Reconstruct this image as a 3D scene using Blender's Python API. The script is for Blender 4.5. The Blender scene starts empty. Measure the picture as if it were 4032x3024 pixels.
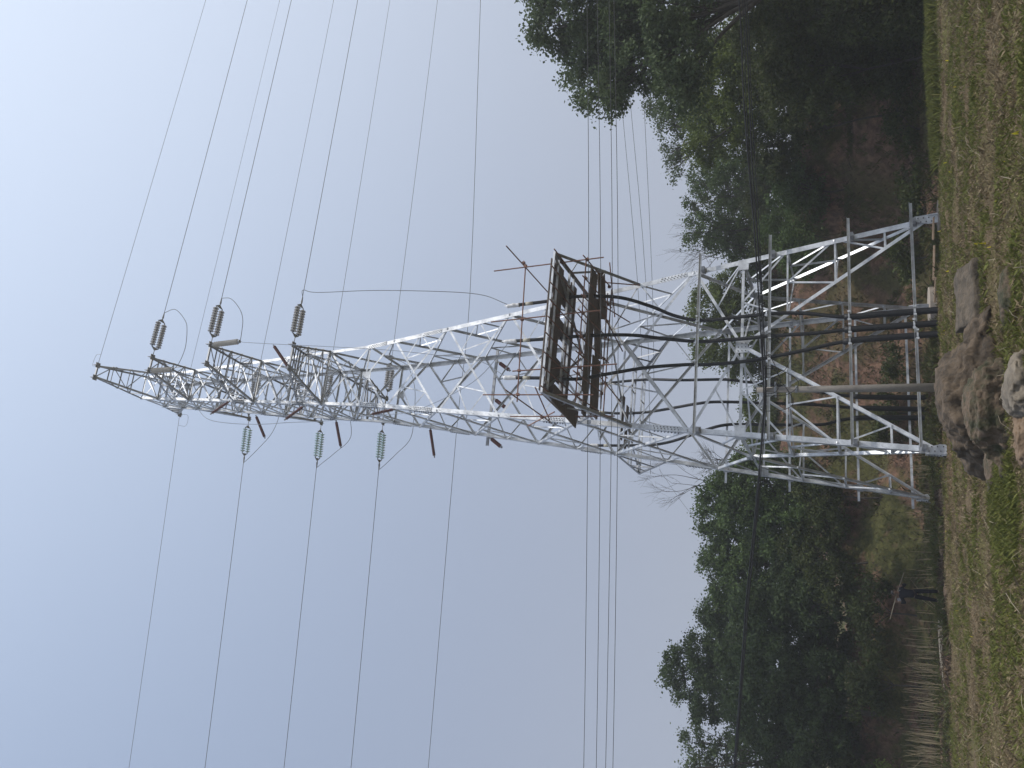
import bpy, math, random
import numpy as np
from mathutils import Vector, Matrix, noise as mnoise
S = bpy.context.scene
COL = S.collection
R = math.radians
V = Vector

# ---------------------------------------------------------------- camera, sky, sun, exposure
EYE = 2.1886
PITCH, ROLL, FOC = 0.41043797, -0.02847063, 3277.02
cam = bpy.data.cameras.new('camera'); camo = bpy.data.objects.new('camera', cam); COL.objects.link(camo)
S.camera = camo
cam.sensor_fit = 'HORIZONTAL'; cam.sensor_width = 36.0
cam.lens = 36.0 * FOC / 4032.0
cam.clip_start = 0.1; cam.clip_end = 6000
c_, s_ = math.cos(PITCH), math.sin(PITCH)
Rp = Matrix(((1, 0, 0), (0, s_, -c_), (0, c_, s_)))
cr, sr = math.cos(ROLL), math.sin(ROLL)
Rr = Matrix(((cr, -sr, 0), (sr, cr, 0), (0, 0, 1)))
Rw = Rr @ Rp                      # rows: upright right, upright down, forward
right, down, fwd = Rw[0].copy(), Rw[1].copy(), Rw[2].copy()
# the phone was held on its side: the picture's x runs down the upright view, its y runs to the left
xax = down.copy(); yax = right.copy(); zax = -fwd
M = Matrix(((xax.x, yax.x, zax.x, 0), (xax.y, yax.y, zax.y, 0), (xax.z, yax.z, zax.z, EYE), (0, 0, 0, 1)))
camo.matrix_world = M

SUN_AZ, SUN_EL = 110.0, 57.0       # clockwise from the view direction (world +Y), degrees
sd = V((math.sin(R(SUN_AZ)) * math.cos(R(SUN_EL)), math.cos(R(SUN_AZ)) * math.cos(R(SUN_EL)), math.sin(R(SUN_EL))))
sun = bpy.data.lights.new('sun', 'SUN'); suno = bpy.data.objects.new('sun', sun); COL.objects.link(suno)
sun.energy = 3.1; sun.angle = R(1.5); sun.color = (1.0, 0.95, 0.88)
suno.rotation_euler = sd.to_track_quat('Z', 'Y').to_euler(); suno.location = (30, 0, 60)

w = bpy.data.worlds.new('World'); S.world = w; w.use_nodes = True
nt = w.node_tree; nt.nodes.clear()
out = nt.nodes.new('ShaderNodeOutputWorld'); bg = nt.nodes.new('ShaderNodeBackground')
sky = nt.nodes.new('ShaderNodeTexSky'); sky.sky_type = 'NISHITA'; sky.sun_disc = False
sky.sun_elevation = R(SUN_EL); sky.sun_rotation = R(SUN_AZ); sky.air_density = 1.0; sky.dust_density = 3.0; sky.altitude = 900
tc = nt.nodes.new('ShaderNodeTexCoord'); sep = nt.nodes.new('ShaderNodeSeparateXYZ')
nt.links.new(tc.outputs['Generated'], sep.inputs[0])
ramp = nt.nodes.new('ShaderNodeValToRGB'); nt.links.new(sep.outputs['Z'], ramp.inputs[0])
el = ramp.color_ramp.elements
SK = 10.0   # haze veil radiance is expressed for a background strength of 0.1
el[0].position = 0.0; el[0].color = (0.44, 0.472, 0.560, 1)
el[1].position = 1.0; el[1].color = (0.240, 0.352, 0.570, 1)
# brighter veil of haze towards the sun
dot = nt.nodes.new('ShaderNodeVectorMath'); dot.operation = 'DOT_PRODUCT'; dot.inputs[1].default_value = (math.sin(R(98)) * math.cos(R(56)), math.cos(R(98)) * math.cos(R(56)), math.sin(R(56)))
nt.links.new(tc.outputs['Generated'], dot.inputs[0])
mr = nt.nodes.new('ShaderNodeMath'); mr.operation = 'MAXIMUM'; mr.inputs[1].default_value = 0
nt.links.new(dot.outputs['Value'], mr.inputs[0])
m2 = nt.nodes.new('ShaderNodeMath'); m2.operation = 'POWER'; m2.inputs[1].default_value = 2.0; nt.links.new(mr.outputs[0], m2.inputs[0])
gl = nt.nodes.new('ShaderNodeVectorMath'); gl.operation = 'SCALE'; gl.inputs[0].default_value = (0.76, 0.79, 0.80); nt.links.new(m2.outputs[0], gl.inputs['Scale'])
vm = nt.nodes.new('ShaderNodeVectorMath'); vm.operation = 'ADD'
nt.links.new(ramp.outputs[0], vm.inputs[0]); nt.links.new(gl.outputs[0], vm.inputs[1])
vs = nt.nodes.new('ShaderNodeVectorMath'); vs.operation = 'SCALE'; vs.inputs['Scale'].default_value = SK
nt.links.new(vm.outputs[0], vs.inputs[0])
mx = nt.nodes.new('ShaderNodeMix'); mx.data_type = 'RGBA'; mx.inputs[0].default_value = 0.95
nt.links.new(sky.outputs[0], mx.inputs[6]); nt.links.new(vs.outputs[0], mx.inputs[7])
nt.links.new(mx.outputs[2], bg.inputs[0]); bg.inputs[1].default_value = 0.1
nt.links.new(bg.outputs[0], out.inputs[0])

S.view_settings.view_transform = 'Standard'; S.view_settings.look = 'None'
S.view_settings.exposure = 0.0; S.view_settings.gamma = 1.0
S.render.engine = 'CYCLES'

# ---------------------------------------------------------------- materials
def mat(name, col, rough=0.6, metal=0.0, col2=None, scale=4.0, bump=0.0, bscale=30.0, stretch=None, spec=0.5, thr=(0.35, 0.65), island=None, transl=0.0, attr=None):
    m = bpy.data.materials.new(name); m.use_nodes = True
    n = m.node_tree; b = n.nodes['Principled BSDF']
    b.inputs['Roughness'].default_value = rough; b.inputs['Metallic'].default_value = metal
    b.inputs['Specular IOR Level'].default_value = spec
    b.inputs['Base Color'].default_value = (*col, 1)
    tcn = n.nodes.new('ShaderNodeTexCoord'); vec = tcn.outputs['Object']
    if stretch:
        mp = n.nodes.new('ShaderNodeMapping'); mp.inputs['Scale'].default_value = stretch
        n.links.new(vec, mp.inputs[0]); vec = mp.outputs[0]
    src = None
    if col2:
        nz = n.nodes.new('ShaderNodeTexNoise'); nz.inputs['Scale'].default_value = scale; nz.inputs['Detail'].default_value = 6
        nz.inputs['Roughness'].default_value = 0.65
        n.links.new(vec, nz.inputs['Vector'])
        r = n.nodes.new('ShaderNodeValToRGB'); r.color_ramp.elements[0].position = thr[0]; r.color_ramp.elements[1].position = thr[1]
        r.color_ramp.elements[0].color = (*col, 1); r.color_ramp.elements[1].color = (*col2, 1)
        n.links.new(nz.outputs['Fac'], r.inputs[0]); src = r.outputs[0]
        mrr = n.nodes.new('ShaderNodeMapRange'); mrr.inputs['To Min'].default_value = max(0.05, rough - 0.08); mrr.inputs['To Max'].default_value = min(1, rough + 0.12)
        n.links.new(nz.outputs['Fac'], mrr.inputs[0]); n.links.new(mrr.outputs[0], b.inputs['Roughness'])
    if island:
        g = n.nodes.new('ShaderNodeNewGeometry'); r = n.nodes.new('ShaderNodeValToRGB')
        e = r.color_ramp.elements
        e[0].position = 0; e[0].color = (*island[0], 1); e[1].position = 1; e[1].color = (*island[-1], 1)
        for i_ in range(1, len(island) - 1):
            q = e.new(i_ / (len(island) - 1)); q.color = (*island[i_], 1)
        n.links.new(g.outputs['Random Per Island'], r.inputs[0])
        if src:
            mm = n.nodes.new('ShaderNodeMix'); mm.data_type = 'RGBA'; mm.inputs[0].default_value = 0.5
            n.links.new(src, mm.inputs[6]); n.links.new(r.outputs[0], mm.inputs[7]); src = mm.outputs[2]
        else: src = r.outputs[0]
    if src: n.links.new(src, b.inputs['Base Color'])
    if bump:
        nb = n.nodes.new('ShaderNodeTexNoise'); nb.inputs['Scale'].default_value = bscale; nb.inputs['Detail'].default_value = 5
        n.links.new(vec, nb.inputs['Vector'])
        bp = n.nodes.new('ShaderNodeBump'); bp.inputs['Strength'].default_value = bump; bp.inputs['Distance'].default_value = 0.05
        n.links.new(nb.outputs['Fac'], bp.inputs['Height']); n.links.new(bp.outputs[0], b.inputs['Normal'])
    if transl:
        tr = n.nodes.new('ShaderNodeBsdfTranslucent'); ms = n.nodes.new('ShaderNodeMixShader'); ms.inputs[0].default_value = transl
        if src: n.links.new(src, tr.inputs[0])
        else: tr.inputs[0].default_value = (*col, 1)
        o = n.nodes['Material Output']
        n.links.new(b.outputs[0], ms.inputs[1]); n.links.new(tr.outputs[0], ms.inputs[2]); n.links.new(ms.outputs[0], o.inputs[0])
    return m

STEEL = mat('galvanised_steel', (0.40, 0.42, 0.45), 0.38, 0.4, (0.70, 0.725, 0.76), 1.6, 0.15, 60, thr=(.38, .60))
STEEL_D = mat('aged_galvanised_steel', (0.26, 0.27, 0.29), 0.5, 0.5, (0.40, 0.41, 0.43), 4.0, 0.1, 40)
BOLT = mat('bolt_steel', (0.06, 0.06, 0.07), 0.5, 0.6)
RUST = mat('rusty_tube', (0.16, 0.07, 0.045), 0.75, 0.1, (0.26, 0.14, 0.10), 6.0, 0.2, 80)
WOOD = mat('weathered_plank', (0.10, 0.075, 0.06), 0.85, 0, (0.17, 0.135, 0.11), 3.0, 0.3, 40, stretch=(0.4, 6, 6))
CABLE = mat('black_rubber', (0.007, 0.0075, 0.009), 0.5, 0, (0.013, 0.0135, 0.016), 8.0, 0.1, 30, spec=0.3)
WRAP = mat('white_tape', (0.62, 0.63, 0.64), 0.5, 0, (0.75, 0.75, 0.76), 20)
TAPE = mat('yellow_grey_tape', (0.35, 0.33, 0.26), 0.6)
ALU = mat('aluminium_wire', (0.32, 0.34, 0.37), 0.45, 0.7)
WIRE_D = mat('dark_wire', (0.10, 0.105, 0.11), 0.6, 0.2)
PORC = mat('grey_porcelain', (0.40, 0.385, 0.365), 0.22, 0, (0.52, 0.50, 0.475), 5)
REDR = mat('red_silicone', (0.12, 0.028, 0.022), 0.45, 0, (0.17, 0.05, 0.04), 8)
CONC = mat('concrete', (0.13, 0.105, 0.085), 0.9, 0, (0.26, 0.22, 0.18), 5.0, 0.4, 25)
CONC_D = mat('weathered_masonry', (0.045, 0.036, 0.024), 0.95, 0, (0.125, 0.098, 0.070), 4.0, 0.8, 14)
CONC_P = mat('pale_concrete', (0.30, 0.26, 0.22), 0.9, 0, (0.40, 0.35, 0.30), 3.0, 0.3, 20)
POLEM = mat('pole_concrete', (0.17, 0.155, 0.14), 0.85, 0, (0.25, 0.23, 0.205), 2.5, 0.3, 30)
BARK = mat('bark', (0.03, 0.025, 0.02), 0.9, 0, (0.07, 0.06, 0.05), 6.0, 0.5, 30)
ROCK = mat('brown_boulder', (0.032, 0.023, 0.014), 0.95, 0, (0.108, 0.078, 0.051), 3.2, 1.0, 9.0, thr=(.38, .62))
ROCK_D = mat('mossy_boulder', (0.034, 0.034, 0.014), 0.95, 0, (0.115, 0.082, 0.054), 3.4, 1.0, 12.0, thr=(.4, .58))
ROCK_P = mat('pale_rock', (0.10, 0.083, 0.062), 0.9, 0, (0.22, 0.185, 0.14), 3.0, 0.6, 12.0)
ROCK_O = mat('ochre_rock', (0.12, 0.078, 0.046), 0.9, 0, (0.22, 0.155, 0.10), 4.0, 0.6, 12.0)
def glass_mat():
    m = bpy.data.materials.new('glass_insulator'); m.use_nodes = True
    b = m.node_tree.nodes['Principled BSDF']
    b.inputs['Base Color'].default_value = (0.62, 0.80, 0.76, 1); b.inputs['Roughness'].default_value = 0.12
    b.inputs['Transmission Weight'].default_value = 0.25; b.inputs['IOR'].default_value = 1.5
    return m
GLASS = glass_mat()

# ---------------------------------------------------------------- mesh helpers
class MB:
    def __init__(s): s.v = []; s.f = []; s.mi = []; s.cur = 0
    def add(s, vs, fs):
        o = len(s.v); s.v += [tuple(v) for v in vs]; s.f += [tuple(i + o for i in f) for f in fs]; s.mi += [s.cur] * len(fs); return s
    def prism(s, p, q, sec, a, b):
        p, q, a, b = V(p), V(q), V(a), V(b); n = len(sec)
        vs = [p + a * x + b * y for x, y in sec] + [q + a * x + b * y for x, y in sec]
        s.add(vs, [(i, (i + 1) % n, n + (i + 1) % n, n + i) for i in range(n)] + [tuple(range(n - 1, -1, -1)), tuple(range(n, 2 * n))])
        return s
    def angle(s, p, q, a, b, w, t=0.01):      # L profile, heel on the line p-q, flanges along a and b
        d = (V(q) - V(p)).normalized(); a = V(a) - d * V(a).dot(d); a.normalize()
        b = V(b) - d * V(b).dot(d) - a * V(b).dot(a); b.normalize()
        return s.prism(p, q, [(0, 0), (w, 0), (w, t), (t, t), (t, w), (0, w)], a, b)
    def box(s, p, q, wa, wb, up=(0, 0, 1)):
        d = (V(q) - V(p)).normalized(); u = V(up)
        if abs(d.dot(u)) > 0.98: u = V((1, 0, 0))
        a = d.cross(u).normalized(); b = a.cross(d)
        return s.prism(p, q, [(-wa / 2, -wb / 2), (wa / 2, -wb / 2), (wa / 2, wb / 2), (-wa / 2, wb / 2)], a, b)
    def channel(s, p, q, a, b, w, h, t=0.012): # C profile: web along a (width w), flanges along b (h)
        d = (V(q) - V(p)).normalized(); a = (V(a) - d * V(a).dot(d)).normalized(); b = (V(b) - d * V(b).dot(d)).normalized()
        return s.prism(p, q, [(0, 0), (w, 0), (w, h), (w - t, h), (w - t, t), (t, t), (t, h), (0, h)], a, b)
    def tube(s, pts, r, n=6, caps=True):
        pts = [V(p) for p in pts]; k = len(pts); rs = r if hasattr(r, '__len__') else [r] * k
        prev = None; rings = []
        for i, p in enumerate(pts):
            d = (pts[min(i + 1, k - 1)] - pts[max(i - 1, 0)])
            if d.length < 1e-9: d = V((0, 0, 1))
            d.normalize()
            if prev is None:
                u = V((0, 0, 1)) if abs(d.z) < 0.9 else V((1, 0, 0)); a = d.cross(u).normalized()
            else: a = (prev - d * prev.dot(d)).normalized()
            prev = a; b = d.cross(a)
            rings.append([p + (a * math.cos(2 * math.pi * j / n) + b * math.sin(2 * math.pi * j / n)) * rs[i] for j in range(n)])
        vs = [v for rg in rings for v in rg]
        fs = [(i * n + j, i * n + (j + 1) % n, (i + 1) * n + (j + 1) % n, (i + 1) * n + j) for i in range(k - 1) for j in range(n)]
        if caps: fs += [tuple(range(n - 1, -1, -1)), tuple(range((k - 1) * n, k * n))]
        return s.add(vs, fs)
    def plate(s, c, n, u, w, h, t=0.012):      # flat plate centred at c, normal n, u the width direction
        n = V(n).normalized(); u = (V(u) - n * V(u).dot(n)).normalized(); v = n.cross(u)
        return s.prism(V(c) - n * t / 2, V(c) + n * t / 2, [(-w / 2, -h / 2), (w / 2, -h / 2), (w / 2, h / 2), (-w / 2, h / 2)], u, v)
    def bolt(s, c, n, r=0.02, h=0.03):
        s.cur = 1; s.tube([V(c), V(c) + V(n).normalized() * h], r, 6); s.cur = 0; return s
    def build(s, name, m, parent=None, smooth=False, origin=None):
        vs = s.v
        if origin is not None:
            ox, oy, oz = origin; vs = [(x - ox, y - oy, z - oz) for x, y, z in vs]
        me = bpy.data.meshes.new(name); me.from_pydata(vs, [], s.f); me.update()
        for mm_ in (m if isinstance(m, (list, tuple)) else [m]): me.materials.append(mm_)
        if any(s.mi) and len(s.mi) == len(me.polygons): me.polygons.foreach_set('material_index', s.mi)
        if smooth: me.shade_smooth()
        o = bpy.data.objects.new(name, me); COL.objects.link(o)
        if parent: o.parent = parent
        if origin is not None: o.location = origin
        return o
def tag(o, label=None, cat=None, group=None, kind=None):
    if label: o['label'] = label
    if cat: o['category'] = cat
    if group: o['group'] = group
    if kind: o['kind'] = kind
    return o
def empty(name, loc=(0, 0, 0), rz=0):
    o = bpy.data.objects.new(name, None); COL.objects.link(o); o.location = loc; o.rotation_euler = (0, 0, rz); o.empty_display_size = 0.3
    return o
def smooth(x): x = max(0., min(1., x)); return x * x * (3 - 2 * x)
def crom(pts, n=5):                              # smooth curve through points
    P = [V(p) for p in pts]; P = [P[0] * 2 - P[1]] + P + [P[-1] * 2 - P[-2]]; o_ = []
    for i in range(1, len(P) - 2):
        for j in range(n):
            t = j / n; a, b, c, d = P[i - 1:i + 3]
            o_.append(0.5 * (2 * b + (c - a) * t + (2 * a - 5 * b + 4 * c - d) * t * t + (3 * b - a - 3 * c + d) * t ** 3))
    o_.append(P[-2]); return o_

# ---------------------------------------------------------------- ground
def terrain(x, y):
    if x < -11: H, y0, y1 = 4.0, 42.0, 47.5
    elif x < 6:
        t = smooth((x + 11) / 8); H = 4.0 + 4.4 * t; y0 = 42 + 3.0 * t; y1 = 47.5 + 9.5 * t
    else:
        t = smooth((x - 6) / 5); H = 8.4 - 2.0 * t; y0 = 45 - 6 * t; y1 = 57 - 7 * t
    h = H * smooth((y - y0) / (y1 - y0))
    if y > y0: h += 0.35 * math.sin(h * 2.2 + x * 0.25) * min(1, h)       # low terraces
    if x > 4.5 and 31 < y < 40: h -= 0.9 * smooth((x - 4.5) / 2.5) * smooth((y - 31.5) / 2) * (1 - smooth((y - 37) / 3))
    h -= 0.72 * math.exp(-((x - 3.1) / 2.3) ** 2) * smooth((y - 33.2) / 2.0) * (1 - smooth((y - 44.0) / 2.5)) + 0.75 * math.exp(-((x - 5.4) / 1.3) ** 2 - ((y - 33.7) / 1.5) ** 2)
    n = mnoise.noise(V((x * 0.35, y * 0.35, 0))) * 0.14 + mnoise.noise(V((x * 1.1, y * 1.1, 4))) * 0.10
    n += mnoise.noise(V((x * 0.12, y * 0.12, 9))) * (0.25 if y > 46 else 0.05)
    h += 7 * smooth((y - 60) / 50) * smooth((15 - x) / 12)
    return h + n
def make_ground():
    xs = np.concatenate([-np.geomspace(560, 40, 12), np.arange(-36, 36.01, 0.35), np.geomspace(40, 560, 12)])
    ys = np.concatenate([-np.geomspace(300, 10, 9), np.arange(-5, 8, 1.5), np.arange(8, 75, 0.33), np.geomspace(76, 640, 12)])
    vs = [(float(x), float(y), terrain(float(x), float(y))) for y in ys for x in xs]
    nx = len(xs); fs = [(j * nx + i, j * nx + i + 1, (j + 1) * nx + i + 1, (j + 1) * nx + i) for j in range(len(ys) - 1) for i in range(nx - 1)]
    m = bpy.data.materials.new('soil_and_turf'); m.use_nodes = True; n = m.node_tree; b = n.nodes['Principled BSDF']
    b.inputs['Roughness'].default_value = 0.97; b.inputs['Specular IOR Level'].default_value = 0.2
    tcn = n.nodes.new('ShaderNodeTexCoord')
    def nz(sc, det=8, ro=0.7, off=0):
        mp = n.nodes.new('ShaderNodeMapping'); mp.inputs['Location'].default_value = (off, off * 2, 0); n.links.new(tcn.outputs['Object'], mp.inputs[0])
        q = n.nodes.new('ShaderNodeTexNoise'); q.inputs['Scale'].default_value = sc; q.inputs['Detail'].default_value = det; q.inputs['Roughness'].default_value = ro
        n.links.new(mp.outputs[0], q.inputs['Vector']); return q.outputs['Fac']
    def rmp(src, c0, c1, a, c):
        r = n.nodes.new('ShaderNodeValToRGB'); e = r.color_ramp.elements; e[0].position = a; e[1].position = c; e[0].color = (*c0, 1); e[1].color = (*c1, 1)
        n.links.new(src, r.inputs[0]); return r.outputs[0]
    def mix(f, a, c):
        q = n.nodes.new('ShaderNodeMix'); q.data_type = 'RGBA'
        n.links.new(f, q.inputs[0]); n.links.new(a, q.inputs[6]); n.links.new(c, q.inputs[7]); return q.outputs[2]
    brown = rmp(nz(7, 8, .75), (0.085, 0.062, 0.034), (0.250, 0.185, 0.110), 0.35, 0.7)
    green = rmp(nz(9, 8, .75, 3), (0.075, 0.075, 0.020), (0.18, 0.170, 0.055), 0.35, 0.7)
    red = rmp(nz(2.5, 8, .7, 7), (0.060, 0.036, 0.025), (0.260, 0.155, 0.105), 0.35, 0.7)
    f1 = rmp(nz(0.55, 6, .6, 11), (0, 0, 0), (1, 1, 1), 0.44, 0.58)
    near = mix(f1, brown, green)
    f2 = rmp(nz(0.33, 6, .65, 21), (0, 0, 0), (1, 1, 1), 0.47, 0.56)
    dgreen = rmp(nz(6, 8, .75, 5), (0.034, 0.036, 0.012), (0.115, 0.112, 0.038), 0.35, 0.7)
    far = mix(f2, dgreen, red)
    at = n.nodes.new('ShaderNodeAttribute'); at.attribute_name = 'bare_soil'
    at2 = n.nodes.new('ShaderNodeAttribute'); at2.attribute_name = 'bank'
    n.links.new(mix(at.outputs['Fac'], mix(at2.outputs['Fac'], near, far), red), b.inputs['Base Color'])
    bp = n.nodes.new('ShaderNodeBump'); bp.inputs['Strength'].default_value = 0.9; bp.inputs['Distance'].default_value = 0.12
    n.links.new(nz(5, 10, .8), bp.inputs['Height']); n.links.new(bp.outputs[0], b.inputs['Normal'])
    me = bpy.data.meshes.new('ground'); me.from_pydata(vs, [], fs); me.materials.append(m); me.shade_smooth()
    a1 = me.attributes.new('bare_soil', 'FLOAT', 'POINT'); a2 = me.attributes.new('bank', 'FLOAT', 'POINT')
    b1 = []; b2 = []
    for x, y, z in vs:
        path = math.exp(-((y - (34.6 + 0.12 * (x + 8))) / 1.0) ** 2) * smooth((-x - 1) / 3)     # muddy strip where the worker stands
        foot = max(math.exp(-((x - fx) ** 2 + (y - fy) ** 2) / 4.5) for fx, fy in ((5.8, 34.6), (-2.8, 31.7), (-5.5, 39.9), (3.0, 42.8)))
        b1.append(min(1, path + 0.8 * foot + sum(a_ * math.exp(-((x - px_) / sx_) ** 2 - ((y - py_) / sy_) ** 2) for px_, py_, sx_, sy_, a_ in ((10.0, 42.4, 2.3, 2.3, 1.0), (6.5, 41.5, 1.6, 2, .6), (0.5, 47.5, 3.0, 1.6, .9), (-3.5, 46, 1.6, 1.2, .7), (3.2, 50.5, 2.0, 1.4, .7))))); b2.append(smooth((y - 34 - (2.5 if x < -4 else 0)) / 3))
    a1.data.foreach_set('value', b1); a2.data.foreach_set('value', b2)
    g = bpy.data.objects.new('ground', me); COL.objects.link(g); tag(g, kind='structure')
    return g
make_ground()

# ---------------------------------------------------------------- lattice tower, in its own frame
TX, TY, TA = 0.11574, 37.25424, 0.3237194
def twp(p):                                       # tower frame -> world
    c, s = math.cos(TA), math.sin(TA); return V((TX + c * p[0] - s * p[1], TY + s * p[0] + c * p[1], p[2]))
def hw(z):                                        # half width across x and y
    if z <= 25.75: t = z / 25.75; return 4.5 + (1.616 - 4.5) * t, 4.351 + (1.699 - 4.351) * t
    t = (z - 25.75) / (42.54 - 25.75); return 1.616 + (0.652 - 1.616) * t, 1.699 + (0.884 - 1.699) * t
CORN = {'A': (1, -1), 'B': (-1, -1), 'C': (-1, 1), 'D': (1, 1)}
def N(c, z): a, b = hw(z); return V((CORN[c][0] * a, CORN[c][1] * b, z))
FACES = {'F': ('B', 'A', V((0, -1, 0))), 'R': ('A', 'D', V((1, 0, 0))), 'K': ('D', 'C', V((0, 1, 0))), 'L': ('C', 'B', V((-1, 0, 0)))}
def P(fc, t, z): a, b, n = FACES[fc]; return N(a, z).lerp(N(b, z), t)
tower = empty('lattice_tower', (TX, TY, 0), TA)
tag(tower, 'tall bright galvanised steel lattice tower carrying the overhead line and the black cable ends', 'pylon')
ZT = 41.8
def brace(mb, fc, p, q, w, layer=0, t=0.008):
    n = FACES[fc][2]; off = n * (-0.018 - 0.012 * layer)
    p, q = V(p) + off, V(q) + off; d = (q - p).normalized()
    side = d.cross(n)
    if side.z > 0: side = -side
    return mb.angle(p - side * w / 2, q - side * w / 2, side, -n, w, t)
# legs
for c in 'ABCD':
    sx, sy = CORN[c]; mb = MB()
    for z0, z1, w_, t_ in ((-0.25, 25.75, 0.20, 0.018), (25.75, ZT + 0.1, 0.15, 0.014)):
        mb.angle(N(c, z0), N(c, z1), (-sx, 0, 0), (0, -sy, 0), w_, t_)
    leg = mb.build('leg', STEEL, tower)
    for zs, L_ in ((34.0, 0.7), (29.9, 0.8), (25.3, 1.1), (22.0, 1.1), (15.0, 1.1), (9.9, 1.2)):
        ww = 0.2 if zs < 25.75 else 0.15
        for ax in (0, 1):
            sp = MB()
            n_ = V((0, sy, 0)) if ax == 0 else V((sx, 0, 0)); u = V((-sx, 0, 0)) if ax == 0 else V((0, -sy, 0))
            p0, p1 = N(c, zs - L_ / 2), N(c, zs + L_ / 2)
            sp.prism(p0 + n_ * 0.003, p1 + n_ * 0.003, [(0, 0), (ww + .01, 0), (ww + .01, 0.014), (0, 0.014)], u, n_)
            for k in range(8):
                for r_ in (0.3, 0.72):
                    sp.bolt(p0.lerp(p1, (k + 0.5 + (0.25 if r_ > .5 else 0)) / 8.4) + u * ww * r_ + n_ * 0.010, n_, 0.021, 0.045)
            sp.build('splice_plate', [STEEL, BOLT], leg)
    if c in 'BD':                                                           # climbing pegs
        pm = MB().tube([(0, 0, 0), (0, sy * 0.17, 0), (0, sy * 0.17, 0.03)], 0.010, 4).build('climbing_peg', STEEL, leg)
        for i_, z in enumerate(np.arange(2.0, 40, 0.9)):
            pg = pm if i_ == 0 else pm.copy()
            if i_: COL.objects.link(pg); pg.parent = leg
            pg.location = N(c, float(z)) + V((-sx * 0.08, 0, 0))
    for n_, u in ((V((0, sy, 0)), V((-sx, 0, 0))), (V((sx, 0, 0)), V((0, -sy, 0)))):
        ft = MB(); b0 = N(c, -0.2) + n_ * 0.02
        ft.add([b0 - u * 0.1, b0 + u * 0.30, b0 + u * 0.33 + V((0, 0, .40)), b0 + u * 0.2 + V((0, 0, .85)), b0 + u * .0 + V((0, 0, .85)),
                b0 - u * 0.1 - n_ * .012, b0 + u * 0.30 - n_ * .012, b0 + u * 0.33 + V((0, 0, .40)) - n_ * .012, b0 + u * 0.2 + V((0, 0, .85)) - n_ * .012, b0 + V((0, 0, .85)) - n_ * .012],
               [(0, 1, 2, 3, 4), (9, 8, 7, 6, 5), (0, 5, 6, 1), (1, 6, 7, 2), (2, 7, 8, 3), (3, 8, 9, 4), (4, 9, 5, 0)])
        for k in range(7): ft.bolt(b0 + u * (0.08 + 0.16 * (k % 2)) + V((0, 0, 0.2 + 0.09 * k)), n_, 0.02, 0.04)
        ft.build('foot_gusset', [STEEL, BOLT], leg)
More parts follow.
